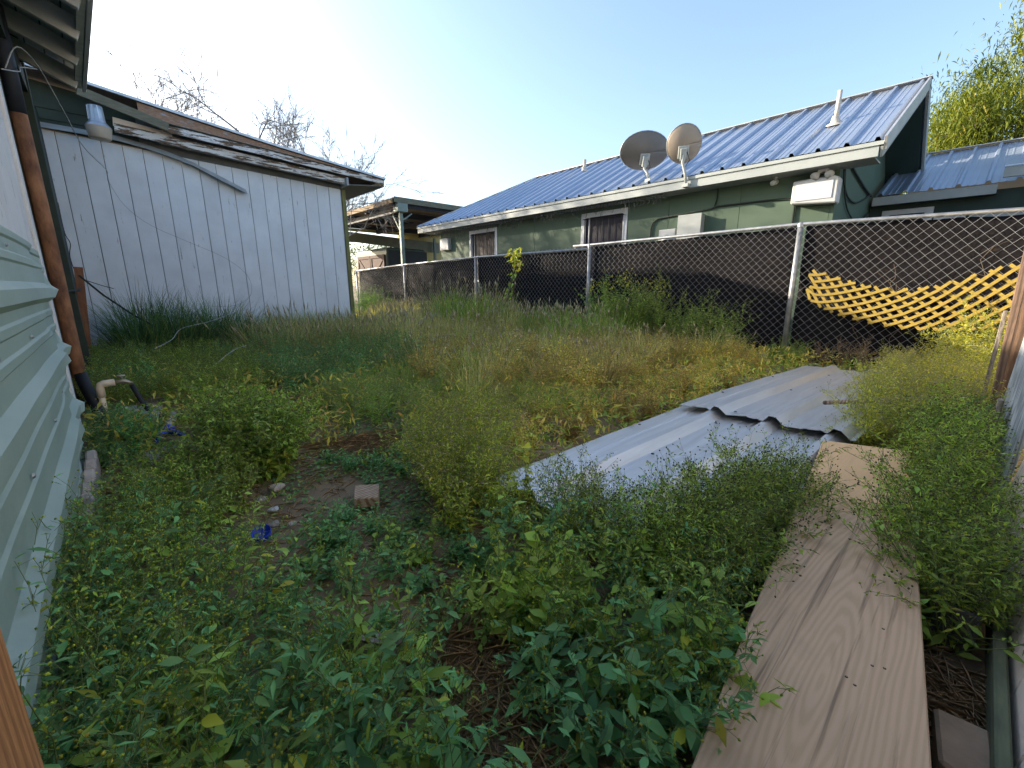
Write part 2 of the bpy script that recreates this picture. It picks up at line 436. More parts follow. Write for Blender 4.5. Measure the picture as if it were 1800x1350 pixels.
MB().beam((.08, 7.58, 3.125), (.90, 7.63, 2.925), .035, .105).build('rake_board', 'olive_board', shed, bevel=.003)
MB().bx(3.265, 3.30, 7.70, 8.0, 2.575, 2.70).build('return_block', 'grey_trim', shed, bevel=.004)
# eave on the right: fascia along Y and sloping soffit
MB().bx(3.935, 3.965, 7.72, 12.4, 2.645, 2.745).build('eave_fascia', 'grey_trim', shed)
MB().prism([(3.30, 7.74, 2.585), (3.935, 7.74, 2.655), (3.935, 7.74, 2.67), (3.30, 7.74, 2.60)], (0, 4.6, 0)).build('soffit', 'soffit_paint', shed)
# loose strip of flashing that sags away from the wall
cl = [(-.40, 2.765), (.0, 2.765), (.38, 2.755), (.66, 2.715), (.92, 2.655), (1.15, 2.575), (1.45, 2.45), (1.78, 2.30)]
m = MB()
m.grid([[(x, 7.985 - t * (.055 + .06 * max(0, x) / 1.8), z + .04 - t * .075 - (.012 * wob(i, 1) if t else 0)) for i, (x, z) in enumerate(cl)] for t in (0, .12, .9, 1)])
m.build('loose_flashing', 'grey_trim', shed, solid=.004)

# ============================================================ LEFT BUILDING
lb = thing('white_building', 'white boarded building with deep eave beside the green metal panels', 'building', (-1.2, 3, 0))
MB().bx(-3.2, -.285, -1.59, 3.70, 0, 2.62).build('wall', 'siding_groove', lb)
y = 3.60; i = 0
while y > -.6:
    MB().bx(-.284, -.266 + wob(i, .002), y - .196, y, .05, 2.42).build('plank', 'left_siding', lb, bevel=.002)
    y -= .203; i += 1
MB().bx(-.29, -.252, 3.605, 3.70, .0, 2.42).build('corner_board', 'left_siding', lb, bevel=.003)
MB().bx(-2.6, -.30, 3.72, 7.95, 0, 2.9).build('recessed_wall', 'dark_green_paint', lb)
MB().bx(-.295, -.225, 5.50, 5.60, 0, 2.86).build('green_post', 'dark_green_paint', lb, bevel=.004)
MB().beam((-.26, 3.4, 2.50), (-.26, 5.62, 2.50), .05, .16).build('wall_plate', 'dark_green_paint', lb)
fas = lambda y: .16 - (y - 4.02) * .0432
for yy in (2.05, 2.5, 3.0, 3.48, 3.95, 4.42, 4.9, 5.45):
    MB().beam((-.45, yy, 2.80), (fas(yy) - .02, yy, 2.565), .045, .13).build('rafter', 'eave_paint', lb, bevel=.003)
k = 0
for t0 in np.linspace(0, .84, 6):
    t1 = t0 + .16
    def pt(t, y): return (lerp(-.5, fas(y) + .02, t), y, lerp(2.92, 2.655, t))
    m = MB(); a, b, c, d = pt(t0, 1.9), pt(t1 - .006, 1.9), pt(t1 - .006, 5.64), pt(t0, 5.64)
    m.prism([a, b, c, d], (0, 0, .02)); m.build('soffit_board', 'eave_paint', lb); k += 1
MB().prism([(-3.2, 1.88, 3.75), (fas(1.88) + .05, 1.88, 2.69), (fas(5.66) + .05, 5.68, 2.69), (-3.2, 5.68, 3.75)], (0, 0, .03)).build('roof', 'shingle', lb)
MB().beam((fas(1.9) + .016, 1.9, 2.62), (fas(5.66) + .016, 5.66, 2.62), .028, .13).build('fascia', 'fascia_grey', lb, bevel=.003)
MB().beam((fas(1.9) - .022, 1.9, 2.585), (fas(5.6) - .022, 5.6, 2.585), .04, .05).build('sub_fascia', 'eave_paint', lb)

MB().bx(-3.2, 5.6, -1.75, -1.60, 0, 3.15).build('bounce_wing_wall', 'siding_groove', lb)  # unseen wing, added so its sunlit boards throw light into the yard
x = -.28; i = 0
while x < 5.55:
    MB().bx(x + .0035, x + .2, -1.599, -1.575, .05, 3.10).build('plank', 'bounce_wing_siding', lb); x += .2035
MB().prism([(-3.2, -1.45, 3.16), (5.9, -1.45, 3.16), (5.9, -4.0, 4.0), (-3.2, -4.0, 4.0)], (0, 0, .03)).build('bounce_wing_roof', 'shingle', lb)

# barn light under the shed gable
bl = thing('barn_light', 'round barn light with ribbed housing under the shed gable', 'light', (.21, 7.45, 2.6))
MB().lathe([(.005, .36), (.062, .355), (.066, .30), (.072, .2), (.078, .19), (.082, .17)], (.20, 7.45, 2.6), (.02, 0, 1), 18).build('housing', 'drip_metal', bl, smooth=True)
for k in range(10):
    t = k * math.pi / 5
    cx, cy = .20 + math.cos(t) * .07, 7.45 + math.sin(t) * .07
    MB().beam((cx, cy, 2.80), (cx - math.cos(t) * .006, cy - math.sin(t) * .006, 2.95), .012, .012).build('rib', 'drip_metal', bl)
MB().lathe([(.05, .19), (.085, .175), (.118, .135), (.122, .125)], (.20, 7.45, 2.6), (.02, 0, 1), 24).build('hood', 'drip_metal', bl, smooth=True)
MB().lathe([(.12, .126), (.114, .08), (.10, .01), (.094, .0), (.05, -.004), (.001, -.006)], (.20, 7.45, 2.6), (.02, 0, 1), 24).build('shade', 'lamp_tan', bl, smooth=True)
MB().tube([(.2, 7.45, 2.9), (.2, 7.7, 2.98), (.2, 8.0, 2.98)], .018, 8).build('bracket', 'box_grey', bl)

# rusty pole and stake
rp_ = thing('rusty_pole', 'rusty steel pole with dark painted upper end beside the white corner', 'pole', (-.262, 4.5, 0))
MB().tube([(-.262, 4.5, 0), (-.262, 4.5, .6), (-.258, 4.5, 1.2), (-.262, 4.5, 2.0)], .043, 16).build('shaft', 'rust', rp_, smooth=True)
MB().tube([(-.262, 4.5, 2.0005), (-.262, 4.5, 2.62)], .0437, 16).build('painted_end', 'pole_dark', rp_, smooth=True)
tag(MB().beam((-.29, 6.5, 0), (-.20, 6.5, 1.09), .07, .035, (0, 1, 0)).build('wooden_stake', 'stake_wood', loc=(-.28, 6.5, 0), bevel=.003), 'reddish brown wooden stake standing near the rusty pole', 'stake')
tag(MB().tube([(-.25, 4.46, .86), (-.2, 5.5, .86), (-.22, 6.46, .87)], .008, 6).build('tie_wire', 'cable_dark', loc=(-.25, 4.46, .86)), 'dark wire tied between the rusty pole and the stake', 'wire')
tag(MB().tube([(-.20, 6.2, 1.0), (-.05, 6.3, .8), (.16, 6.35, .58), (.35, 6.4, .42)], .009, 6).build('leaning_rod', 'cable_dark', loc=(.35, 6.4, 0)), 'thin dark rod leaning beside the wooden stake', 'rod')

# cables
def smooth_pts(pts, k=5):
    P = [Vector(p) for p in pts]; out = []
    for i in range(len(P) - 1):
        p0, p1, p2, p3 = P[max(i - 1, 0)], P[i], P[i + 1], P[min(i + 2, len(P) - 1)]
        for j in range(k):
            t = j / k
            out.append(.5 * ((2 * p1) + (p2 - p0) * t + (2 * p0 - 5 * p1 + 4 * p2 - p3) * t * t + (3 * p1 - p0 - 3 * p2 + p3) * t ** 3))
    return out + [P[-1]]
def cable(name, pts, r, m, label, n=6):
    pts = smooth_pts(pts)
    return tag(MB().tube(pts, r, n).build(name, m, loc=pts[0], smooth=True), label, 'cable')
cable('hanging_cable', [(-.26, 4.3, 2.2), (-.20, 4.55, 2.42), (-.13, 4.9, 2.44), (-.05, 5.4, 2.30), (.03, 6.2, 2.22), (.18, 7.4, 2.28), (.22, 7.95, 2.32)], .004, 'cable_pale', 'pale cable hanging from the eave towards the barn light')
cable('tied_cable', [(-.27, 4.2, 2.16), (-.21, 4.44, 2.24), (-.205, 4.55, 2.30), (-.14, 4.9, 2.42)], .004, 'cable_pale', 'short pale cable looped round the top of the rusty pole')
cable('wall_wire', [(.20, 7.97, 2.25), (.32, 7.97, 1.95), (.55, 7.97, 1.72), (.95, 7.97, 1.52), (1.35, 7.97, 1.33), (1.60, 7.965, 1.12), (1.68, 7.95, .92), (1.62, 7.9, .72), (1.4, 7.86, .60), (1.1, 7.8, .60)], .0015, 'cable_dark', 'thin dark wire drooping across the white boards into a loop')
cable('service_cable', [(-.30, 7.96, 1.9), (-.30, 7.95, 1.55), (-.27, 7.94, 1.42), (-.30, 7.94, 1.25), (-.26, 7.93, 1.02), (-.1, 7.9, .92), (.05, 7.88, .86)], .005, 'cable_dark', 'dark service cable running down the shed corner by the stake')

# ============================================================ GREEN METAL PANELS ON THE LEFT
ZP = []
for k in range(4):
    zb = .0 + k * .3
    ZP += [(zb + .00, .0), (zb + .055, .0), (zb + .063, .006), (zb + .085, .006), (zb + .093, 0), (zb + .135, 0), (zb + .143, .006), (zb + .165, .006), (zb + .173, 0), (zb + .205, 0), (zb + .228, .026), (zb + .268, .026), (zb + .292, .0)]
ZP = [p for p in ZP if p[0] < 1.1]
def metal_panel(name, y0, y1, xo, seed, label, ztop, far_amp, lean=0):
    rng = random.Random(seed)
    ph = [rng.uniform(0, 6) for _ in range(6)]
    ny = max(10, int((y1 - y0) / .045))
    P = []
    for j, (z, d) in enumerate(ZP):
        row = []
        ye = y1 - .42 * (1 - z / 1.08) + far_amp * (math.sin(z * 14 + ph[0]) * .6 + math.sin(z * 33 + ph[1]) * .4)
        for i in range(ny + 1):
            t = i / ny; y = lerp(y0, ye, t)
            e = max(0, (t - .9) / .1)
            x = xo + d + .0016 * math.sin(y * 2.1 + z * 2 + ph[2]) + .0008 * math.sin(y * 9 + z * 7 + ph[3])
            x += e * e * (.012 * math.sin(z * 19 + ph[4]) + .008 * math.sin(z * 41 + ph[5])) * (1 if far_amp else 0)
            x += lean * (1.08 - z)
            row.append((x, y, z * ztop / 1.08 + .02 + .002 * math.sin(y * 2 + ph[1])))
        P.append(row)
    o = MB().grid(P).build(name, 'green_metal', loc=(xo, (y0 + y1) / 2, 0), solid=.002)
    tag(o, label, 'metal panel')
    for yy in np.arange(y0 + .25, y1 - .5, .62):
        for k in range(4):
            z = .11 + k * .3
            if z < ztop: MB().lathe([(.0, .006), (.005, .005), (.008, .0)], (xo + .006 + lean * (1.08 - z), yy, z * ztop / 1.08 + .02), (1, 0, 0), 8).build('screw', 'galv_old', o)
    return o
metal_panel('ribbed_metal_panel', -.55, 3.10, -.232, 3, 'pale green ribbed metal panel with a torn wavy end', 1.08, .045, .018)
metal_panel('ribbed_metal_panel', 2.55, 3.52, -.252, 11, 'bent pale green ribbed panel tucked behind the torn one', 1.07, .03, .02)

# ============================================================ CHAIN LINK FENCE
XF = 6.1
fp = [(-1.6, 1.50), (1.6, 1.585), (4.67, 1.545), (7.81, 1.50), (11.02, 1.45), (14.2, 1.36)]
fz = lambda y: poly_at(fp, y)
fence = thing('chain_link_fence', 'chain link fence with steel posts and black privacy cloth', 'fence', (XF, 6, 0))
for k, (y, z) in enumerate(fp):
    w = wob(k, .012)
    p = MB().tube([(XF, y + w, -.02), (XF, y, z + .005)], .03, 12).build('post', 'galv_old', fence, smooth=True)
    MB().lathe([(.034, -.02), (.034, .012), (.024, .03), (.001, .04)], (XF, y, z + .005), (0, 0, 1), 12).build('cap', 'galv_old', p, smooth=True)
MB().tube([(XF, -1.6, fz(-1.6) + .025), (XF, 1.6, fz(1.6) + .018), (XF, 4.67, fz(4.67) + .025), (XF, 5.02, fz(4.9) + .03)], .021, 10).build('top_rail', 'galv_old', fence, smooth=True)
MB().tube([(XF, 4.72, fz(4.7) - .035), (XF, 7.81, fz(7.81) + .012), (XF, 11.02, fz(11.02) + .012), (XF, 14.2, fz(14.2) + .012)], .021, 10).build('top_rail', 'galv_old', fence, smooth=True)
MB().tube([(XF, 4.98, fz(4.9) + .03), (XF, 4.98, fz(4.9) - .035)], .012, 8).build('rail_clip', 'galv_old', fence)
pitch = .047
m = MB(); k = 0; y = -1.6
while y < 14.15:
    pts = []; zt = fz(y) + .015; nz = int((zt - .03) / (pitch))
    for j in range(nz + 1):
        s = (j + k) % 2
        pts.append((XF - .035 - (.004 if s else -.004) + .006 * math.sin(y * 1.7 + j * .3), y + s * pitch * 1.04 - .02 * math.sin(j * .25 + y * .6) * 0, zt - j * pitch))
    m.tube(pts, .0022, 3, False); y += pitch; k += 1
m.build('chain_link_mesh', 'fence_wire', fence, kind='stuff')
# cloth behind the mesh, hung in sagging lengths
for k, (y0, y1) in enumerate(((-1.6, 1.55), (1.6, 4.62), (4.7, 7.78), (7.82, 14.1))):
    P = []
    for j in range(25):
        t = j / 24
        row = []
        for i in range(41):
            s = i / 40; y = lerp(y0, y1, s)
            z = lerp(fz(y) + .004 - .016 * math.sin(math.pi * s) - .006 * math.sin(s * 40 + k), -.03, t)
            x = XF + .05 + .016 * math.sin(y * 2.6 + z * 5 + k) + .009 * math.sin(y * 7 - z * 11) + .006 * math.sin(z * 34 + y * 3.0) * (1 - t)
            row.append((x, y, z))
        P.append(row)
    MB().grid(P).build('privacy_cloth', 'shade_cloth', fence, smooth=True, solid=.002)

# ============================================================ YELLOW LATTICE
lat = thing('yellow_lattice', 'sagging yellow wooden lattice hung on the chain link fence', 'lattice', (5.97, .5, .5))
zt_ = [(0, 1.09), (.15, 1.045), (.3, .985), (.5, .915), (.7, .875), (.9, .868), (1.1, .90), (1.3, .985), (1.55, 1.09), (1.95, 1.2)]
zb_ = [(0, .86), (.06, .74), (.16, .66), (.35, .575), (.6, .505), (.9, .462), (1.2, .465), (1.5, .50), (1.95, .56)]
def lpt(s, t, dx): return (5.985 + dx + .03 * math.sin(s * 2.4), 1.43 - s, lerp(poly_at(zb_, s), poly_at(zt_, s), t))
def slat(s0, t0, s1, t1, dx, i):
    n = 8; pts = []
    for k in range(n + 1):
        u = k / n; s = lerp(s0, s1, u); t = lerp(t0, t1, u)
        if s < 0 or s > 1.9: continue
        pts.append(Vector(lpt(s, t, dx + wob(i, .003))))
    if len(pts) < 2: return
    m = MB(); w = .0135; th = .004; V = []; F = []
    for k, p in enumerate(pts):
        d = (pts[min(k + 1, len(pts) - 1)] - pts[max(k - 1, 0)]).normalized(); u = Vector((1, 0, 0)).cross(d).normalized()
        for a, b in ((-1, -1), (1, -1), (1, 1), (-1, 1)): V.append(p + u * (a * w) + Vector((1, 0, 0)) * (b * th))
    for k in range(len(pts) - 1):
        for q in range(4): F.append((k * 4 + q, k * 4 + (q + 1) % 4, k * 4 + 4 + (q + 1) % 4, k * 4 + 4 + q))
    e = len(pts) * 4 - 4
    F += [(3, 2, 1, 0), (e, e + 1, e + 2, e + 3)]
    m.add(V, F).build('slat', 'yellow_slat', lat)
i = 0
for s0 in np.arange(-.62, 1.9, .138):
    slat(s0, 0, s0 + .66 + .1 * max(0, s0), 1, -.012, i); i += 1
for s0 in np.arange(-.30, 1.9, .115):
    slat(s0, 1, s0 + .36 + .1 * max(0, s0), 0, .0, i); i += 1

# ============================================================ NEIGHBOUR HOUSE
hs = thing('green_house', 'green house with blue ribbed metal roof behind the chain link fence', 'house', (9.5, 6, 0))
XW = 7.55
def wallp(y0, y1, z0, z1): MB().bx(XW, XW + .1, y0 + .003, y1 - .003, z0, z1).build('wall_panel', 'house_green', hs, bevel=.0015)
W1, W2 = (4.90, 6.02), (8.74, 9.92)
for a, b in ((1.66, 2.86), (2.86, 4.06), (4.06, W1[0]), (W1[1], 7.40), (7.40, W2[0]), (W2[1], 10.62), (10.62, 11.34)): wallp(a, b, 0, 2.62)
for a, b in (W1, W2): wallp(a, b, 0, 1.0); wallp(a, b, 2.36, 2.62)
MB().bx(XW + .06, XW + .12, 1.7, 11.3, 0, 2.60).build('wall_core', 'house_dark', hs)
MB().bx(XW + .1, 11.3, 11.24, 11.34, 0, 2.62).build('end_wall', 'house_green', hs)
# gable end
MB().prism([(XW + .002, 1.66, 0), (11.05, 1.66, 0), (11.05, 1.66, 2.95), (9.72, 1.66, 3.86), (XW + .002, 1.66, 2.76)], (0, -.05, 0)).build('gable_wall', 'house_green', hs)
MB().prism([(10.92, 1.60, 2.0), (12.6, 1.60, 2.0), (12.6, 1.60, 3.9), (10.92, 1.60, 3.9)], (0, -.04, 0)).build('dark_gable_panel', 'house_dark', hs)
# ribbed roof
E0 = (7.12, 2.615); RG = (9.72, 3.965)
sl = Vector((RG[0] - E0[0], 0, RG[1] - E0[1])); sn = Vector((-sl.z, 0, sl.x)).normalized()
prof = []
for k in range(3):
    b = k * .305
    prof += [(b + .0, .0), (b + .03, .0), (b + .048, .040), (b + .080, .040), (b + .098, 0), (b + .15, 0), (b + .158, .005), (b + .172, .005), (b + .18, 0), (b + .225, 0), (b + .233, .005), (b + .247, .005), (b + .255, 0)]
prof.append((.912, .0))
y = 1.12; k = 0
while y < 11.9:
    P = []
    for j, (dy, hh) in enumerate(prof):
        yy = y + dy
        tm = 1 if yy <= 9.45 else (11.93 - yy) / 2.48
        if tm <= .005: break
        P.append([Vector((E0[0], yy, E0[1])) + sl * t + sn * hh for t in (0, tm * .5, tm)])
    if len(P) > 1: MB().grid(P).build('roof_panel', 'roof_metal', hs, solid=.0015)
    y += .915; k += 1
MB().prism([(RG[0], 1.12, RG[1] - .02), (11.05, 1.12, 2.93), (11.05, 11.9, 2.93), (RG[0], 9.45, RG[1] - .02)], (0, 0, .02)).build('roof_slope', 'roof_metal', hs)
MB().prism([(7.12, 11.93, 2.6), (RG[0], 9.46, RG[1] - .01), (11.05, 11.93, 2.6)], (0, .0, .02)).build('hip_slope', 'roof_metal', hs)
MB().prism([(E0[0] + .12, 1.14, E0[1] + .02), (RG[0], 1.14, RG[1] - .04), (RG[0], 9.4, RG[1] - .04), (E0[0] + .12, 11.8, E0[1] + .02)], (0, 0, -.03)).build('roof_deck', 'house_dark', hs)
MB().beam((RG[0] + .02, 1.08, RG[1] + .038), (RG[0] + .02, 9.47, RG[1] + .038), .16, .012).build('ridge_cap', 'roof_cap', hs)
MB().beam((7.13, 11.95, 2.635), (RG[0], 9.46, RG[1] + .03), .10, .014).build('hip_cap', 'roof_cap', hs)
# fascia, soffit, rake
MB().bx(7.135, 7.165, 1.16, 11.94, 2.435, 2.585).build('fascia', 'house_trim', hs, bevel=.003)
MB().bx(7.115, 7.134, 1.12, 11.95, 2.56, 2.605).build('drip_edge', 'house_trim', hs)
MB().bx(7.165, XW + .05, 1.2, 11.9, 2.44, 2.455).build('soffit', 'house_trim', hs)
MB().bx(7.14, 11.0, 11.90, 11.93, 2.435, 2.58).build('fascia', 'house_trim', hs)
MB().beam((7.12, 1.105, 2.575), (9.73, 1.105, 3.93), .03, .16, (0, 0, 1)).build('rake_trim', 'roof_cap', hs, bevel=.003)
MB().beam((7.16, 1.135, 2.49), (9.73, 1.135, 3.825), .028, .12, (0, 0, 1)).build('rake_board', 'house_trim', hs)
MB().beam((9.72, 1.11, 3.93), (11.02, 1.11, 2.90), .04, .16, (0, 0, 1)).build('rake_board', 'house_trim', hs, bevel=.003)
MB().prism([(7.2, 1.15, 2.52), (9.72, 1.15, 3.83), (11.0, 1.15, 2.82), (11.0, 1.15, 2.80), (9.72, 1.15, 3.81), (7.2, 1.15, 2.50)], (0, .48, 0)).build('rake_soffit', 'house_dark', hs)
# windows
for (a, b), zt in ((W1, 2.36), (W2, 2.36)):
    w = MB().bx(XW - .012, XW + .04, a, a + .10, 1.0, zt).bx(XW - .012, XW + .04, b - .10, b, 1.0, zt).bx(XW - .012, XW + .04, a + .1, b - .1, zt - .09, zt).bx(XW - .02, XW + .04, a + .1, b - .1, 1.0, 1.05).build('window', 'white_trim', hs, bevel=.003)
    MB().bx(XW + .03, XW + .045, a + .10, b - .10, 1.05, zt - .09).build('pane', 'dark_pane', w)
    MB().bx(XW + .012, XW + .03, a + .82 * (b - a) + .0, a + .84 * (b - a), 1.05, zt - .09).build('mullion', 'white_trim', w)
    for q in range(7):
        yy = lerp(a + .11, b - .11, q / 6)
        MB().tube([(XW - .035, yy, 1.02), (XW - .035, yy, zt - .12)], .0075, 6).build('bar', 'iron_bar', w)
    for z in (1.3, zt - .12):
        MB().tube([(XW - .035, a + .06, z), (XW - .035, b - .06, z)], .0085, 6).build('bar', 'iron_bar', w)
    ym = (a + b) / 2
    for sgn in (-1, 1):
        MB().tube([(XW - .035, ym, 1.62), (XW - .035, ym + sgn * .10, 1.72), (XW - .035, ym + sgn * .16, 1.68), (XW - .035, ym + sgn * .13, 1.6)], .005, 5).build('scroll', 'iron_bar', w)
# icicle lights under the eave
rng = random.Random(5)
il = MB(); yy = 11.6
il.tube([(7.2, 11.6, 2.43), (7.2, 8.0, 2.425), (7.2, 4.0, 2.425)], .006, 4)
while yy > 3.95:
    d = rng.choice([.06, .12, .18, .24, .14]) * rng.uniform(.7, 1.15)
    if not (7.1 < yy < 7.35):
        p = [(7.2 + rng.uniform(-.01, .01), yy, 2.425)]
        for q in range(1, 5): p.append((7.2 + rng.uniform(-.015, .015), yy + rng.uniform(-.025, .025), 2.425 - d * q / 4))
        il.tube(p, .0035, 3)
        for q in p[1:]: il.tube([q, (q[0] - .01, q[1] + rng.uniform(-.03, .03), q[2] - .025)], [.005, .0015], 4)
    yy -= rng.uniform(.045, .1)
tag(il.build('icicle_lights', 'carport_beam', loc=(7.5, 8, 2.4)), 'unlit string of icicle lights hanging under the house eave', 'string lights')
# things on the wall
ac = thing('air_conditioner_cover', 'white box over a wall air conditioner near the house corner', 'air conditioner', (7.4, 1.8, 1.95))
MB().prism([(XW, 1.56, 1.99), (XW, 2.10, 2.03), (XW, 2.10, 2.33), (XW, 1.62, 2.34), (XW, 1.56, 2.31)], (-.2, 0, 0)).build('case', 'plastic_white', ac, bevel=.015)
MB().bx(XW - .21, XW - .2, 1.62, 2.05, 2.06, 2.28).build('front_plate', 'white_trim', ac)
mb_ = thing('meter_box', 'tall grey utility box on the green house wall', 'utility box', (7.45, 3.6, 1.5))
MB().bx(XW - .14, XW, 3.40, 3.79, 1.3, 2.06).build('case', 'box_grey', mb_, bevel=.008)
MB().bx(XW - .155, XW - .141, 3.39, 3.80, 1.32, 2.075).build('door', 'box_grey', mb_, bevel=.004)
m2 = thing('electric_meter', 'small white meter box with round face beside the tall one', 'electric meter', (7.45, 4, 1.5))
MB().bx(XW - .1, XW, 3.86, 4.17, 1.35, 1.875).build('case', 'plastic_white', m2, bevel=.008)
MB().lathe([(.10, 0), (.10, .03), (.085, .07), (.001, .085)], (XW - .1, 4.01, 1.68), (-1, 0, 0), 20).build('dial', 'box_grey', m2, smooth=True)
bx_ = thing('wall_cabinet', 'small white cabinet near the far end of the green wall', 'utility box', (7.45, 11, 1.9))
MB().bx(XW - .1, XW, 10.80, 11.24, 1.92, 2.25).build('case', 'plastic_white', bx_, bevel=.006)
MB().bx(XW - .11, XW - .101, 10.82, 11.22, 1.94, 2.23).build('door', 'white_trim', bx_)
tag(MB().tube([(7.53, 4.37, 1.4), (7.53, 4.38, 1.92), (7.53, 4.34, 2.03), (7.53, 4.25, 2.08), (7.53, 3.3, 2.14), (7.53, 3.2, 2.165), (7.53, 2.4, 2.155), (7.53, 2.17, 2.14), (7.53, 2.09, 2.06), (7.53, 2.08, 1.4)], .014, 6).tube([(7.53, 3.25, 2.17), (7.53, 3.22, 2.28), (7.53, 3.22, 2.44)], .011, 6).build('conduit', 'cable_dark', loc=(7.53, 3.2, 1.4), smooth=True), 'dark green conduit bending across the house wall above the meters', 'conduit')
fl = thing('flood_lamp', 'twin white flood lamps at the corner under the eave', 'light', (7.5, 1.75, 2.4))
MB().bx(7.36, 7.46, 1.70, 1.82, 2.40, 2.438).build('base', 'white_trim', fl)
for d in (-.10, .10):
    MB().lathe([(.018, 0), (.022, .03), (.05, .07), (.055, .11), (.001, .115)], (7.40, 1.76 + d * .4, 2.41), (-.6, d * 4, -.5), 14).build('lamp_head', 'plastic_white', fl, smooth=True)
sc_ = thing('security_camera', 'small grey security camera under the green house eave', 'camera', (7.4, 2.35, 2.4))
MB().lathe([(.03, 0), (.03, .02), (.012, .025), (.012, .05)], (7.4, 2.35, 2.438), (0, 0, -1), 12).build('mount', 'box_grey', sc_)
MB().lathe([(.001, -.05), (.035, -.045), (.035, .05), (.001, .055)], (7.38, 2.35, 2.365), (-1, .3, -.3), 12).build('body', 'box_grey', sc_, smooth=True)
cable('gable_cable', [(7.6, 1.58, 2.5), (7.75, 1.585, 2.3), (8.1, 1.585, 2.16), (8.6, 1.585, 2.14), (9.2, 1.585, 2.25), (9.7, 1.58, 2.4)], .013, 'cable_dark', 'dark cable drooping across the green gable wall to the lower roof')
cable('gable_wire', [(7.6, 1.57, 2.48), (8.0, 1.585, 2.1), (8.5, 1.585, 1.93), (9.1, 1.585, 1.9), (9.7, 1.58, 2.1)], .011, 'cable_dark', 'second lower cable looping across the green gable wall')
cable('gable_conduit', [(7.75, 1.585, 2.60), (8.5, 1.585, 2.5), (9.2, 1.585, 2.42), (9.75, 1.58, 2.38)], .018, 'cable_dark', 'straight dark conduit running down the green gable wall')
vp = thing('roof_vent_pipe', 'pale plumbing vent pipe on the metal roof near the gable', 'vent pipe', (8.3, 1.92, 3.2))
zr = lambda x: E0[1] + (x - E0[0]) * sl.z / sl.x
MB().tube([(8.3, 1.92, zr(8.3) - .02), (8.3, 1.92, 3.68)], .031, 14).build('pipe', 'vent_pipe', vp, smooth=True)
MB().lathe([(.12, 0), (.11, .012), (.065, .03), (.048, .09), (.04, .12)], (8.3, 1.92, zr(8.3) + .005), (-.35, 0, 1), 18).build('flashing', 'vent_pipe', vp, smooth=True)
vq = thing('roof_vent_pipe', 'small vent pipe on the metal roof near the hip', 'vent pipe', (9.2, 7.5, 3.6))
MB().tube([(9.2, 7.3, zr(9.2) - .02), (9.2, 7.3, zr(9.2) + .26)], .04, 10).build('pipe', 'vent_pipe', vq)
MB().lathe([(.12, 0), (.06, .03), (.043, .1)], (9.2, 7.3, zr(9.2) + .005), (-.4, 0, 1), 12).build('flashing', 'vent_pipe', vq)
# satellite dishes
def dish(label, c, n, w, h, depth, foot, m, armlen):
    t = thing('satellite_dish', label, 'satellite dish', foot)
    c = Vector(c); n = Vector(n).normalized(); rx = n.cross(Vector((0, 0, 1))).normalized(); uy = rx.cross(n)
    P = []
    for i in range(11):
        r = i / 10
        P.append([c + rx * (math.cos(a) * r * w / 2) + uy * (math.sin(a) * r * h / 2) + n * (depth * r * r) for a in np.linspace(0, 2 * math.pi, 33)])
    bowl = MB().grid(P).build('reflector', m, t, smooth=True, solid=.008)
    rim = [c + rx * (math.cos(a) * w / 2) + uy * (math.sin(a) * h / 2) + n * depth for a in np.linspace(0, 2 * math.pi, 33)]
    MB().tube(rim, .009, 6, False).build('rim', 'galv_old', bowl, smooth=True)
    k = c - n * .05 - uy * .10
    MB().beam(c - n * .01 - uy * .02, c - n * .01 - uy * .2, .16, .05, n).build('back_plate', 'box_grey', t, bevel=.006)
    MB().beam(k - n * .02 + uy * .05, k - n * .02 - uy * .12, .09, .07, n).build('bracket', 'box_grey', t, bevel=.006)
    f = Vector(foot)
    MB().tube([k - n * .03, k - n * .03 - uy * .1 + Vector((0, 0, -.05)), f.lerp(k, .35), f], .024, 10).build('mast', 'box_grey', t, smooth=True)
    MB().beam(f - Vector((0, .05, 0)), f + Vector((0, .05, 0)), .1, .05).build('foot_plate', 'box_grey', t)
    e = c - uy * (h * .5) + n * armlen - uy * .05
    MB().tube([c - uy * (h * .42) - n * .02, e], .013, 8).build('feed_arm', 'box_grey', t)
    MB().lathe([(.001, -.04), (.03, -.035), (.034, .04), (.001, .045)], e + uy * .04, (c - e), 12).build('feed_horn', 'plastic_white', t, smooth=True)
    MB().tube([k + rx * .05, k + rx * .10 - uy * .12 - n * .05, k + rx * .02 - uy * .25 - n * .02, f + Vector((-.02, 0, .06))], .006, 5).build('cable', 'cable_dark', t)
    return t
dish('wide oval satellite dish with grey back on the roof edge', (7.25, 4.42, 3.17), (.62, .62, .42), .84, .62, .11, (7.28, 4.34, 2.70), 'dish_back', .45)
dish('smaller round tan satellite dish fixed to the fascia', (7.05, 3.62, 3.08), (.80, .45, .36), .52, .56, .08, (7.09, 3.55, 2.47), 'dish_back_tan', .36)

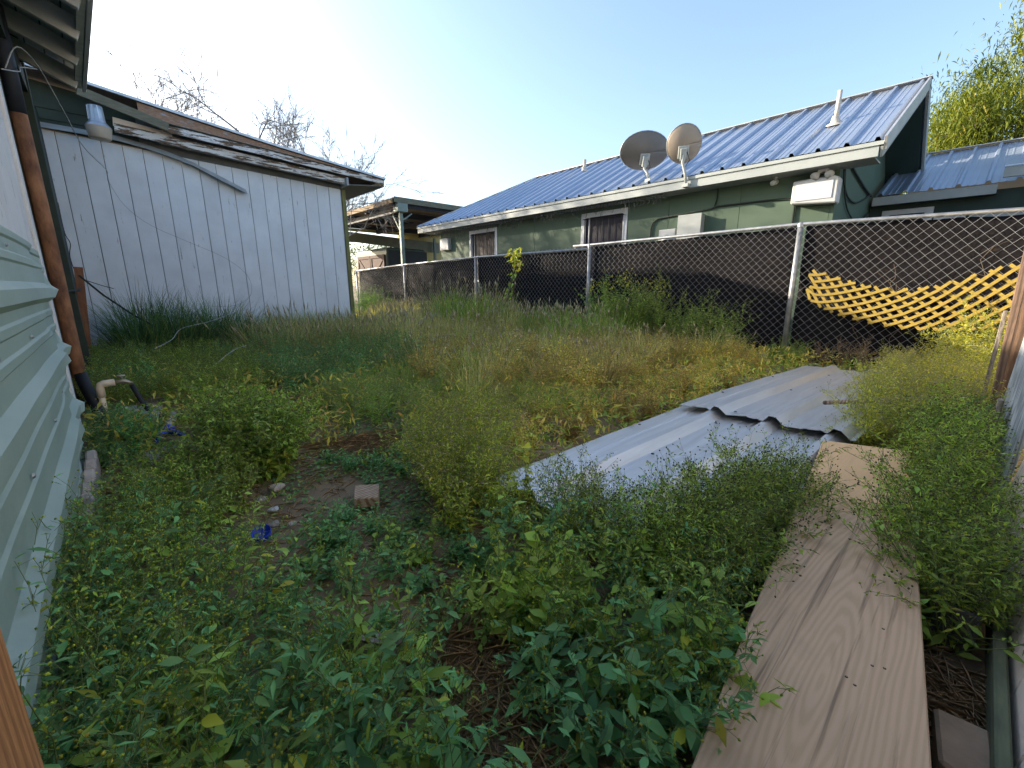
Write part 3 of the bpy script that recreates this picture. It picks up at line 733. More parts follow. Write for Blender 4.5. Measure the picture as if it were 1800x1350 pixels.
# lower wing to the right
wg = thing('house_wing', 'low wing with blue metal roof joined to the green house gable', 'house wing', (11, 0, 0))
E1 = (9.72, 2.36); R1 = (12.0, 3.34)
s1 = Vector((R1[0] - E1[0], 0, R1[1] - E1[1])); n1 = Vector((-s1.z, 0, s1.x)).normalized()
y = 1.52; k = 0
while y > -4.5:
    e0 = 0 if y - .6 > .1 else .1
    P = [[Vector((E1[0], y - dy, E1[1])) + s1 * t + n1 * hh for t in ((0 if (y - dy) > .14 else -.0), .5, 1)] for dy, hh in prof]
    MB().grid(P).build('roof_panel', 'roof_metal', wg, solid=.0015)
    y -= .915
MB().beam((12.02, 1.55, 3.375), (12.02, -4.5, 3.375), .16, .012).build('ridge_cap', 'roof_cap', wg)
MB().prism([(12.04, 1.5, 3.33), (14.2, 1.5, 2.4), (14.2, -4.5, 2.4), (12.04, -4.5, 3.33)], (0, 0, .02)).build('roof_slope', 'roof_metal', wg)
MB().bx(9.735, 9.765, .13, 1.55, 2.21, 2.345).build('fascia', 'house_trim', wg, bevel=.003)
MB().bx(9.765, 10.0, .13, 1.55, 2.22, 2.235).build('soffit', 'house_dark', wg)
MB().bx(9.60, 9.64, -4.5, .10, 2.40, 2.54).build('fascia', 'house_trim', wg, bevel=.003)
MB().prism([(9.58, .1, 2.545), (9.9, .1, 2.66), (9.9, -4.5, 2.66), (9.58, -4.5, 2.545)], (0, 0, .012)).build('porch_roof_edge', 'roof_metal', wg)
MB().bx(9.98, 10.08, -4.5, 1.6, 0, 2.3).build('wall', 'house_dark', wg)
w = MB().bx(9.93, 9.99, .78, .88, 1.2, 2.14).bx(9.93, 9.99, 1.32, 1.42, 1.2, 2.14).bx(9.93, 9.99, .88, 1.32, 2.06, 2.14).bx(9.93, 9.99, .88, 1.32, 1.2, 1.25).build('window', 'white_trim', wg, bevel=.003)
MB().bx(9.96, 9.97, .88, 1.32, 1.25, 2.06).build('pane', 'dark_pane', w)
for q in range(6): MB().tube([(9.92, .9 + q * .08, 1.25), (9.92, .9 + q * .08, 2.05)], .007, 5).build('bar', 'iron_bar', w)
MB().bx(9.94, 9.98, .40, .76, 1.86, 2.03).build('white_board', 'white_trim', wg)
MB().bx(9.90, 9.97, -3.5, .36, 1.86, 1.95).build('ledge', 'house_trim', wg)

# ============================================================ CARPORT
cp = thing('carport', 'rusty metal carport on a green steel post beyond the fence', 'carport', (9.5, 16, 0))
prof2 = []
for k in range(3):
    b = k * .3
    prof2 += [(b, 0), (b + .04, 0), (b + .06, .035), (b + .1, .035), (b + .12, 0)]
y = 13.1
while y < 19.6:
    P = [[(7.0, y + dy, 3.58 + hh), (9.5, y + dy, 3.60 + hh), (13.0, y + dy, 3.62 + hh)] for dy, hh in prof2 + [(.9, 0)]]
    MB().grid(P).build('roof_sheet', 'carport_deck', cp, solid=.002)
    y += .9
MB().bx(6.96, 6.99, 13.1, 19.5, 3.44, 3.585).build('edge_trim', 'carport_rust', cp)
MB().bx(7.0, 13.0, 13.04, 13.07, 3.46, 3.63).build('edge_trim', 'olive_board', cp)
for yy in (13.2, 15.2, 17.2, 19.2): MB().bx(7.05, 12.9, yy, yy + .12, 3.36, 3.56).build('beam', 'carport_beam', cp)
for xx in (7.2, 9.4, 11.6): MB().bx(xx, xx + .12, 13.15, 19.4, 3.20, 3.36).build('beam', 'carport_beam', cp)
MB().bx(7.10, 7.45, 13.0, 13.32, 3.20, 3.45).build('post_head', 'carport_steel', cp, bevel=.006)
for xx, yy in ((7.30, 13.22), (7.30, 19.2), (12.4, 19.2)): MB().bx(xx - .055, xx + .055, yy - .055, yy + .055, 0, 3.2).build('post', 'carport_steel', cp, bevel=.006)
MB().beam((7.30, 13.26, 2.6), (7.30, 13.75, 3.2), .04, .04).build('brace', 'carport_steel', cp)
MB().beam((7.34, 13.22, 2.95), (7.7, 13.22, 3.2), .04, .04).build('brace', 'carport_steel', cp)
MB().prism([(7.2, 19.4, 3.25), (12.8, 19.4, 3.02), (12.8, 19.4, 2.52), (11.8, 19.4, 2.56), (10.0, 19.4, 2.70), (8.6, 19.4, 2.78), (7.2, 19.4, 2.80)], (0, .08, 0)).build('header_panel', 'tan_band', cp)
MB().bx(7.2, 12.8, 19.36, 19.39, 3.24, 3.36).build('header_strip', 'yellow_wall', cp)
# trailer under it
tr = thing('storage_trailer', 'dark green box trailer with brown plank doors under the carport', 'trailer', (9.5, 18, 0))
MB().prism([(8.5, 16.7, .5), (10.4, 16.7, .5), (10.4, 16.7, 2.25), (10.25, 16.7, 2.40), (8.62, 16.7, 2.43), (8.5, 16.7, 2.33)], (0, 2.9, 0)).build('body', 'trailer_green', tr, bevel=.04)
MB().bx(8.56, 10.36, 16.66, 16.695, .55, 2.30).build('shaded_front', 'trailer_dark', tr, bevel=.01)  # front face in shade, the shade put into a near black colour
for a, b in ((16.85, 18.1), (18.14, 19.4)):
    d = MB().bx(8.455, 8.495, a, b, .6, 2.14).build('door', 'door_brown', tr)
    MB().bx(8.43, 8.454, a, b, 2.02, 2.14).build('rail', 'door_brown', d)
    MB().bx(8.43, 8.454, a, a + .1, .6, 2.02).build('stile', 'door_brown', d)
    MB().bx(8.43, 8.454, b - .1, b, .6, 2.02).build('stile', 'door_brown', d)
    MB().beam((8.44, a + .1, 1.2 if a > 18 else 2.0), (8.44, b - .1, 2.0 if a > 18 else 1.2), .02, .1).build('brace', 'door_brown', d)
for yy in (17.2, 18.9):
    for xx in (8.6, 10.3):
        w = MB().lathe([(.10, -.09), (.33, -.09), (.36, -.06), (.36, .06), (.33, .09), (.10, .09)], (xx, yy, .36), (1, 0, 0), 20).build('wheel', 'black_hose', tr, smooth=True)
yb = thing('yellow_building', 'pale yellow building seen past the end of the green house', 'building', (12.5, 21, 0))
MB().bx(10.9, 18, 20.0, 20.15, 2.2, 3.9).bx(10.9, 11.2, 20.0, 20.15, 0, 2.2).bx(17.0, 18, 20.0, 20.15, 0, 2.2).build('wall', 'yellow_wall', yb)
MB().bx(10.8, 18.2, 19.95, 24, 3.92, 4.02).build('roof', 'carport_deck', yb)
MB().tube([(10.9, 19.95, 2.95), (13, 19.95, 3.05)], .05, 8).build('pipe', 'carport_beam', yb)

# ============================================================ METAL SHEETS ON THE GROUND
sp = []
for k in range(3):
    b = k * .305
    sp += [(b, 0), (b + .085, .0), (b + .093, .004), (b + .107, .004), (b + .115, 0), (b + .155, 0), (b + .163, .004), (b + .175, .004), (b + .183, 0), (b + .20, 0), (b + .223, .036), (b + .257, .036), (b + .300, 0)]
sp.append((.93, 0))
def ground_sheet(x0, x1, yl0, yl1, z0, z1, seed, label, wy=1.0):
    rng = random.Random(seed); ph = [rng.uniform(0, 6) for _ in range(5)]
    n = 44; P = []
    for dy, hh in sp:
        row = []
        for i in range(n + 1):
            t = i / n; x = lerp(x0, x1, t)
            e0 = max(0, 1 - t / .06); e1 = max(0, (t - .95) / .05)
            x += (e0 + e1) * .012 * math.sin(dy * 31 + ph[0])
            y = lerp(yl0, yl1, t) - dy * wy
            z = lerp(z0, z1, t) + hh + .004 * math.sin(x * 1.6 + ph[1] + dy * 1.5) + .0012 * math.sin(x * 6.1 + dy * 3 + ph[2])
            z += e0 * e0 * .006 * math.sin(dy * 20 + ph[3]) - .02 * max(0, dy - .8) * (1 if hh == 0 else 0)
            row.append((x, y, z))
        P.append(row)
    o = MB().grid(P).build('corrugated_sheet', 'galvanised', loc=((x0 + x1) / 2, (yl0 + yl1) / 2 - .45, 0), solid=.0025)
    tag(o, label, 'metal sheet')
    for i in range(6):
        x = lerp(x0 + .06, x1 - .06, i / 5); y = lerp(yl0, yl1, i / 5) - (.04 if i % 2 else .33)
        MB().lathe([(.001, .004), (.008, .003), (.009, 0)], (x, y, lerp(z0, z1, (x - x0) / (x1 - x0)) + .009), (0, 0, 1), 7).build('nail_hole', 'cable_dark', o)
    return o
ground_sheet(1.10, 2.92, 1.33, 1.27, .072, .105, 4, 'grey ribbed metal sheet half covered by weeds, under the other sheet')
ground_sheet(2.66, 5.25, 1.25, 1.15, .135, .085, 9, 'grey ribbed metal sheet overlapping the end of another sheet')
m = MB().tube([(5.26, 1.12 - i * .04, .09 + .02 * math.sin(i * 1.3)) for i in range(20)], .006, 5)
tag(m.build('coiled_string', 'stem_green', loc=(5.26, .8, .1)), 'thin green cord along the far edge of the metal sheet', 'cord')

# ============================================================ PLYWOOD WALKWAY
def board(name, pts, z, th, m, label, cat):
    return tag(MB().prism([(x, y, z) for x, y in pts], (0, 0, th)).build(name, m, loc=(sum(p[0] for p in pts) / len(pts), sum(p[1] for p in pts) / len(pts), z), bevel=.003), label, cat)
ply = board('plywood_board', [(.25, .152), (.36, -.118), (1.30, -.022), (2.62, .115), (2.50, .425), (1.0, .248)], .132, .018, 'plywood', 'weathered plywood board with dark grain lying beside the cream panel', 'plywood')
for nx, ny in ((1.02, .03), (1.03, .012), (1.16, .03), (.95, .06), (.94, .045)):
    MB().lathe([(.003, 0), (.001, .0008)], (nx, ny, .1502), (0, 0, 1), 8).build('knot_hole', 'cable_dark', ply)
for k, (x, y) in enumerate(((.6, .03), (1.25, .12), (1.95, .2), (2.45, .27))):
    o = MB().bx(x - .1, x + .1, y - .05, y + .05, 0, .131).build('support_block', 'concrete', loc=(x, y, 0), bevel=.006)
    tag(o, 'concrete block holding up the plywood walkway', 'block', 'concrete blocks under the plywood')
cb = thing('cinder_block', 'grey hollow cinder block in the gap beside the plywood', 'cinder block', (1.52, -.085, 0))
MB().bx(1.42, 1.66, -.125, -.115, 0, .12).bx(1.42, 1.66, -.055, -.045, 0, .12).bx(1.42, 1.435, -.115, -.055, 0, .12).bx(1.535, 1.55, -.115, -.055, 0, .12).bx(1.645, 1.66, -.115, -.055, 0, .12).build('shell', 'old_block', cb, bevel=.004)
tag(MB().prism([(.98, -.16, 0), (1.14, -.15, 0), (1.13, -.07, 0), (.99, -.085, 0)], (0, 0, .05)).build('tan_brick', 'tan_brick', loc=(1.06, -.11, 0), bevel=.006), 'tan block lying in the gap by the mouldy timber', 'block')

# ============================================================ LEANING PANELS ON THE RIGHT
cpn = thing('cream_panel', 'cream grooved siding panel leaning beside the plywood board', 'panel', (1.4, -.2, 0))
T65 = math.tan(R(6.5))
def lean(x, z, y0=-.172, t=T65): return (x, y0 - z * t, z)
x = .25; i = 0
while x < 2.42:
    b = min(x + .2035, 2.44)
    MB().prism([lean(x + .004, .02), lean(b - .004, .02), lean(b - .004, 1.22), lean(x + .004, 1.22)], (0, -.012, 0)).build('plank', 'cream_panel', cpn, bevel=.0025)
    x += .2035; i += 1
MB().prism([lean(.25, .02, -.186), lean(2.44, .02, -.186), lean(2.44, 1.21, -.186), lean(.25, 1.21, -.186)], (0, -.012, 0)).build('backing', 'siding_groove', cpn)
tag(MB().beam((.6, -.158, .045), (1.95, -.160, .05), .022, .085).build('mouldy_timber', 'mould_timber', loc=(1.2, -.16, 0), bevel=.004), 'green mouldy timber along the foot of the cream panel', 'timber')
T2 = math.tan(R(2.4))
bp = thing('blue_grey_panel', 'weathered blue grey boards standing between cream panel and brown posts', 'panel', (3.1, -.2, 0))
for i in range(8):
    a = 2.47 + i * .165; b = a + .158
    MB().prism([lean(a, .02, -.166, T2), lean(b, .02, -.166, T2), lean(b, 1.25 + wob(i, .02), -.166, T2), lean(a, 1.25 + wob(i, .02), -.166, T2)], (0, -.018, 0)).build('plank', 'blue_grey_wood', bp, bevel=.003)
bf = thing('brown_post', 'brown double wooden post at the end of the blue grey boards', 'post', (3.9, -.15, 0))
MB().beam((3.84, -.150, 0), (3.84, -.120, 1.45), .06, .035, (0, 1, 0)).build('board', 'brown_post', bf, bevel=.003)
MB().beam((3.93, -.190, 0), (3.93, -.165, 1.45), .05, .05, (0, 1, 0)).build('board', 'brown_post', bf, bevel=.003)
MB().beam((4.02, -.10, 0), (4.02, -.105, .75), .03, .02, (0, 1, 0)).build('lath', 'old_grey_wood', bf, bevel=.002)
tag(MB().beam((3.10, -.13, 0), (3.12, -.14, .36), .07, .02, (0, 1, 0)).build('grey_plank', 'old_grey_wood', loc=(3.1, -.13, 0), bevel=.003), 'short grey plank upright among weeds at the blue grey boards', 'plank')
hd = thing('broom_handle', 'bare wooden pole lying across the weeds towards the brown post', 'pole', (3.5, .2, .2))
MB().tube([(3.06, .54, .215), (3.45, .22, .225), (3.89, -.11, .235)], .0125, 10).build('shaft', 'block_wood', hd, smooth=True)
MB().lathe([(.0126, 0), (.0115, .01), (.001, .013)], (3.06, .54, .215), (-.78, .62, 0), 10).build('end_knob', 'brown_post', hd, smooth=True)
tag(MB().tube([(2.62, .0, .16), (2.9, -.05, .24), (3.25, -.115, .30)], .011, 8).build('green_hose', 'leaf_mid', loc=(2.6, 0, .1), smooth=True), 'bright green stick poking up beside the grey plank', 'stick')
tag(MB().tube([(2.75, .10, .20), (3.1, .02, .27), (3.5, -.1, .30)], .008, 8).build('green_stick', 'leaf_mid', loc=(2.75, .1, .1), smooth=True), 'thinner green stick below the bare wooden pole', 'stick')
nt_ = MB().bx(-.26, -.128, .46, .6, 0, .88).build('near_post', 'near_timber', loc=(-.19, .53, 0), bevel=.004)
tag(nt_, 'rough orange brown timber post standing in front of green panel', 'post')

# ============================================================ PLUMBING AND RUBBISH
st = thing('water_standpipe', 'cream plastic water pipe elbow with a brass tap', 'pipe', (-.14, 3.85, 0))
MB().tube([(-.145, 3.85, 0), (-.143, 3.85, .235)], .017, 12).build('riser', 'pvc', st, smooth=True)
MB().tube([(-.143, 3.85, .18), (-.143, 3.85, .245), (-.137, 3.85, .262), (-.12, 3.85, .268), (-.065, 3.85, .27)], .0225, 12).build('elbow', 'pvc', st, smooth=True)
v_ = MB().tube([(-.064, 3.85, .27), (-.02, 3.85, .272), (.0, 3.85, .262), (.02, 3.85, .245)], [.014, .016, .013, .012], 10).build('tap', 'brass', st, smooth=True)
MB().tube([(-.03, 3.85, .286), (-.03, 3.85, .305)], .006, 8).build('tap_stem', 'brass', v_)
MB().lathe([(.001, .006), (.02, .006), (.024, 0), (.02, -.004), (.001, -.004)], (-.03, 3.85, .308), (0, 0, 1), 12).build('tap_wheel', 'brass', v_)
tag(MB().tube([(.016, 3.85, .24), (.035, 3.84, .17), (.06, 3.82, .09), (.09, 3.75, .03), (.2, 3.6, .02), (.4, 3.55, .02)], .016, 10).build('black_hose', 'black_hose', loc=(.06, 3.8, 0), smooth=True), 'black hose hanging from the brass tap', 'hose')
tag(MB().tube([(-.155, 3.78, .0), (-.175, 3.85, .12), (-.21, 3.95, .24), (-.225, 3.98, .33)], .034, 12).build('black_drain_pipe', 'black_hose', loc=(-.155, 3.78, 0), smooth=True), 'thick black drain pipe leaning behind the cream water pipe', 'pipe')
tag(MB().prism([(-.10, 3.62, 0), (.10, 3.55, 0), (.16, 3.95, 0), (-.05, 4.05, 0)], (0, 0, .06)).build('concrete_slab', 'concrete', loc=(.03, 3.8, 0), bevel=.01), 'flat grey concrete slab under the brass tap', 'slab')
bp_ = thing('ground_pipe', 'grey plastic pipe on the ground with a bright blue three legged fitting', 'pipe', (.15, 3.35, 0))
MB().tube([(.19, 3.62, .045), (.14, 3.22, .05)], .022, 12).build('tube', 'pvc_grey', bp_, smooth=True)
MB().tube([(.141, 3.235, .05), (.132, 3.17, .052)], .029, 12).build('blue_collar', 'blue_plastic', bp_, smooth=True)
for dx in (-.075, .075): MB().tube([(.133, 3.18, .055), (.133 + dx * .6, 3.13, .042), (.133 + dx, 3.08, .015)], [.014, .013, .01], 8).build('blue_leg', 'blue_plastic', bp_, smooth=True)
ce = thing('stone_edging', 'pale scalloped concrete edging leaning on the green metal panel', 'edging', (-.2, 2.45, 0))
for k in range(6):
    y = 2.88 - k * .15
    MB().prism([(-.205, y, .0), (-.205, y - .145, .0), (-.205, y - .140, .10), (-.205, y - .075, .125), (-.205, y - .005, .10)], (.04, 0, 0)).build('scallop', 'pale_stone', ce, bevel=.008)
cap = thing('blue_bottle_cap', 'bright blue plastic cap lying open side up in the weeds', 'cap', (.27, 1.60, .02))
MB().lathe([(.001, 0), (.022, 0), (.028, .006), (.031, .03), (.029, .03), (.026, .008), (.001, .006)], (.27, 1.60, .03), (-.25, -.45, 1), 24).build('shell', 'blue_plastic', cap, smooth=True)
for k in range(16):
    t = k * math.pi / 8
    pass
tag(MB().prism([(.60, 1.60, .01), (.685, 1.55, .01), (.74, 1.66, .01), (.655, 1.72, .01)], (0, .0, .045)).build('wood_block', 'block_wood', loc=(.66, 1.66, .02), bevel=.004), 'cut wood block with a pale top and brown side', 'wood block')
def rock(name, x, y, r, m, label, cat, seed, group=None, flat=.55):
    rng = random.Random(seed); V = []; F = []
    mb = MB(); n = 9; rows = 6
    prof_ = []
    P = []
    for i in range(rows + 1):
        ph = math.pi * i / rows
        P.append([(x + r * math.sin(ph) * math.cos(2 * math.pi * (k % n) / n) * (1 + .25 * math.sin((k % n) * 2.1 + seed)), y + r * math.sin(ph) * math.sin(2 * math.pi * (k % n) / n) * (1 + .2 * math.cos((k % n) * 1.7 + seed * 2)), r * flat * .8 + r * flat * math.cos(ph) * (1 + .15 * math.sin((k % n) * 3 + seed))) for k in range(n + 1)])
    return tag(mb.grid(P).build(name, m, loc=(x, y, 0)), label, cat, group)
rock('stone', .42, 2.02, .03, 'pale_stone', 'white lumpy stone in the weeds beside the wood block', 'stone', 1)
rock('stone', .34, 1.95, .022, 'concrete', 'small pale stone on bare soil between the leafy weeds', 'stone', 2, 'small pale stones')
rock('stone', .33, 1.70, .02, 'concrete', 'small pale stone on bare soil between the leafy weeds', 'stone', 5, 'small pale stones')
rock('stone', .38, 1.66, .016, 'pale_stone', 'small pale stone on bare soil between the leafy weeds', 'stone', 8, 'small pale stones')
rock('stone', 5.85, 1.75, .09, 'pale_stone', 'pale rounded stone at the foot of the fence near a post', 'stone', 3)
rock('stone', 5.6, .55, .07, 'concrete', 'grey stone below the yellow lattice', 'stone', 4)
tag(MB().prism([(.02, 2.72, .01), (.17, 2.80, .01), (.13, 2.95, .01), (.0, 2.90, .01)], (0, 0, .025)).build('broken_slab', 'concrete', loc=(.08, 2.84, 0), bevel=.005), 'broken flat slab near the blue fitting', 'slab')
for k, (p0, p1) in enumerate((((.30, .98, .03), (.36, .82, .07)), ((.345, .99, .03), (.37, .86, .05)))):
    tag(MB().beam(p0, p1, .018, .008, (0, 0, 1), .012, .006).build('wood_splinter', 'old_grey_wood', loc=p0), ('longer', 'shorter')[k] + ' grey wood splinter lying among the leafy weeds', 'wood piece')
tag(MB().beam((3.45, 2.72, .06), (4.66, 1.83, .05), .025, .02).build('lath', 'old_grey_wood', loc=(4.0, 2.3, .05)), 'long thin grey lath lying in the brown weeds', 'lath')
tag(MB().beam((4.35, 2.68, .06), (5.15, 2.05, .05), .025, .02).build('lath', 'old_grey_wood', loc=(4.7, 2.4, .05)), 'shorter thin lath behind the long one in the weeds', 'lath')
tag(MB().beam((5.75, 6.1, .20), (5.8, 5.0, .2), .03, .03).build('pale_rail', 'white_trim', loc=(5.77, 5.6, .2)), 'pale rail low along the foot of the fence', 'rail')
cable('white_wire', [(.25, 5.6, .28), (.42, 5.9, .33), (.55, 6.2, .42), (.85, 6.4, .47), (1.15, 6.6, .56), (1.3, 6.9, .60)], .003, 'cable_pale', 'pale bent wire rising out of the weeds before the dark grass')
cable('white_wire', [(.62, 4.6, .22), (.70, 4.65, .27), (.80, 4.75, .31), (.92, 4.9, .32)], .003, 'cable_pale', 'short pale wire curving over the green weeds')
rock('plastic_scrap', .36, 1.83, .02, 'plastic_white', 'crumpled white plastic scrap in the weeds', 'litter', 6, flat=.4)

# ============================================================ VEGETATION
def tri_mesh(name, V, T, tint=None, m=None, smooth=False):
    me = bpy.data.meshes.new(name)
    V = np.asarray(V, np.float32); T = np.asarray(T, np.int32)
    me.vertices.add(len(V)); me.vertices.foreach_set('co', V.ravel())
    me.loops.add(T.size); me.loops.foreach_set('vertex_index', T.ravel())
    me.polygons.add(len(T)); me.polygons.foreach_set('loop_start', np.arange(0, T.size, 3, dtype=np.int32))
    if tint is not None:
        a = me.attributes.new('tint', 'FLOAT', 'POINT'); a.data.foreach_set('value', np.asarray(tint, np.float32))
    me.update(calc_edges=True)
    if smooth: me.polygons.foreach_set('use_smooth', np.ones(len(T), bool))
    if m: me.materials.append(MATS[m])
    return me
def nrm(a): return a / np.maximum(np.linalg.norm(a, axis=-1, keepdims=True), 1e-9)
LEAF8 = (np.array([(0, 0, 0), (-.36, .28, .10), (.36, .28, .10), (0, .30, 0), (-.5, .58, .12), (.5, .58, .12), (0, .62, .0), (0, 1, -.02)]),
         np.array([(0, 3, 1), (0, 2, 3), (1, 3, 6), (1, 6, 4), (3, 2, 5), (3, 5, 6), (4, 6, 7), (6, 5, 7)]))
LEAF4 = (np.array([(0, 0, 0), (-.5, .45, .08), (.5, .45, .08), (0, 1, -.02)]), np.array([(0, 2, 3), (0, 3, 1)]))
HEART = (np.array([(0, .08, 0), (-.42, -.04, .1), (.42, -.04, .1), (0, .35, 0), (-.58, .36, .14), (.58, .36, .14), (0, .65, -.0), (0, 1.1, -.08)]), LEAF8[1])
def leaves(P, D, L, W, rng, tpl=LEAF4, droop=.25, up=None, tint=None):
    """one copy of tpl for each row: base P, direction D, length L, width W"""
    n = len(P); P = np.asarray(P); D = nrm(np.asarray(D)); L = np.asarray(L); W = np.asarray(W)
    ref = np.tile([0., 0., 1.], (n, 1)) + rng.normal(0, .35, (n, 3)) if up is None else up
    X = np.cross(D, ref); bad = np.linalg.norm(X, axis=1) < 1e-3; X[bad] = [1, 0, 0]; X = nrm(X); Z = np.cross(X, D)
    t = tpl[0]; k = len(t)
    V = P[:, None] + X[:, None] * (t[None, :, 0:1] * W[:, None, None]) + D[:, None] * (t[None, :, 1:2] * L[:, None, None]) + Z[:, None] * (t[None, :, 2:3] * W[:, None, None])
    V[:, :, 2] -= (droop * (t[None, :, 1] ** 2) * L[:, None])
    T = (tpl[1][None] + (np.arange(n) * k)[:, None, None]).reshape(-1, 3)
    tn = np.repeat(rng.random(n) if tint is None else tint, k)
    return V.reshape(-1, 3), T, tn
def segs(p0, p1, r0, r1, n=3):
    p0 = np.asarray(p0); p1 = np.asarray(p1); m = len(p0); d = nrm(p1 - p0)
    a = np.where(np.abs(d[:, 2:3]) < .9, [[0., 0., 1.]], [[1., 0., 0.]]); x = nrm(np.cross(d, a)); y = np.cross(d, x)
    ang = np.arange(n) * 2 * np.pi / n
    ring = x[:, None] * np.cos(ang)[None, :, None] + y[:, None] * np.sin(ang)[None, :, None]
    A = p0[:, None] + ring * np.asarray(r0)[:, None, None]; B = p1[:, None] + ring * np.asarray(r1)[:, None, None]
    V = np.concatenate([A, B], 1).reshape(-1, 3); T = []
    for k in range(n):
        j = (k + 1) % n; T += [(k, j, n + j), (k, n + j, n + k)]
    T = (np.array(T)[None] + (np.arange(m) * 2 * n)[:, None, None]).reshape(-1, 3)
    return V, T
def join(parts):
    V = []; T = []; N = []; k = 0
    for p in parts:
        V.append(p[0]); T.append(p[1] + k); k += len(p[0])
        if len(p) > 2: N.append(p[2])
    return np.concatenate(V), np.concatenate(T), (np.concatenate(N) if N else None)
def unit(az, el): return np.array([math.cos(az) * math.cos(el), math.sin(az) * math.cos(el), math.sin(el)])
OCT = (np.array([(0, -.5, 0), (.5, 0, 0), (0, 0, .5), (-.5, 0, 0), (0, 0, -.5), (0, .5, 0)]), np.array([(0, 1, 2), (0, 2, 3), (0, 3, 4), (0, 4, 1), (5, 2, 1), (5, 3, 2), (5, 4, 3), (5, 1, 4)]))

def weed(seed, H, spread, nst, llen, lrat, per, twig, bud, tpl=LEAF4, leaf_lo=.08, stem_r=.0018, twig_leaf=True, lean=(0, 0)):
    """branching weed: main stems, leaves at the nodes, forking twigs with buds on the upper half"""
    rng = np.random.default_rng(seed)
    S0, S1, R0, R1 = [], [], [], []; LP, LD, LL = [], [], []; BP, BD = [], []
    for s in range(nst):
        az = rng.uniform(0, 2 * np.pi); tilt = spread * math.sqrt(rng.random())
        h = H * rng.uniform(.62, 1.05) * (1 - .25 * tilt / max(spread, .01) * .6)
        p = np.array([rng.normal(0, .018), rng.normal(0, .018), 0.]); d = unit(az, np.pi / 2 - tilt * .5)
        n = 8; prev = p
        pts = [p]; dirs = [d]
        for i in range(n):
            t = (i + 1) / n
            d = nrm(d + np.array([math.cos(az), math.sin(az), 0]) * tilt * .10 + np.array([lean[0], lean[1], 0]) * .1 + rng.normal(0, .09, 3))
            q = prev + d * h / n
            S0.append(prev); S1.append(q); R0.append(stem_r * (1 - .75 * (t - 1 / n))); R1.append(stem_r * (1 - .75 * t))
            prev = q; pts.append(q); dirs.append(d)
        # leaves on the stem
        for k in range(per):
            t = leaf_lo + (1 - leaf_lo) * (k + rng.random()) / per; u = t * n; i = min(int(u), n - 1)
            b = pts[i] + (pts[i + 1] - pts[i]) * (u - i)
            a2 = rng.uniform(0, 2 * np.pi); dd = unit(a2, rng.uniform(-.15, .75))
            LP.append(b); LD.append(dd); LL.append(llen * rng.uniform(.55, 1.1) * (1.1 - .6 * t))
        # twigs
        for k in range(twig):
            t = rng.uniform(.35, 1.0); u = t * n; i = min(int(u), n - 1); b = pts[i] + (pts[i + 1] - pts[i]) * (u - i)
            tl = H * rng.uniform(.10, .24) * (1.15 - .4 * t)
            a2 = rng.uniform(0, 2 * np.pi); dd = nrm(dirs[i] * .9 + unit(a2, .25) * .8)
            e = b + dd * tl
            S0.append(b); S1.append(e); R0.append(stem_r * .42); R1.append(stem_r * .3)
            if twig_leaf:
                for _ in range(3):
                    w = rng.random(); LP.append(b + (e - b) * w); LD.append(nrm(dd * .6 + rng.normal(0, .7, 3))); LL.append(llen * rng.uniform(.25, .6))
            for _ in range(3):
                d3 = nrm(dd + rng.normal(0, .5, 3)); l3 = tl * rng.uniform(.3, .65); b3 = b + (e - b) * rng.uniform(.5, 1); e3 = b3 + d3 * l3
                S0.append(b3); S1.append(e3); R0.append(stem_r * .3); R1.append(stem_r * .2)
                if twig_leaf: LP.append(b3 + (e3 - b3) * .4); LD.append(nrm(d3 + rng.normal(0, .6, 3))); LL.append(llen * rng.uniform(.2, .42))
                if rng.random() < bud: BP.append(e3); BD.append(d3)
    out = {}
    sv, stt = segs(S0, S1, R0, R1)
    out['stem'] = (sv, stt, rng.random(len(sv)))
    LL = np.array(LL)
    out['foliage'] = leaves(np.array(LP), np.array(LD), LL, LL * lrat * rng.uniform(.8, 1.2, len(LL)), rng, tpl)
    out['raw'] = (np.array(LP), np.array(LD), LL)
    if BP:
        n = len(BP); out['seed_head'] = leaves(np.array(BP), np.array(BD), rng.uniform(.004, .0065, n) * (1 + H), rng.uniform(.003, .005, n) * (1 + H), rng, OCT, 0)
    return out
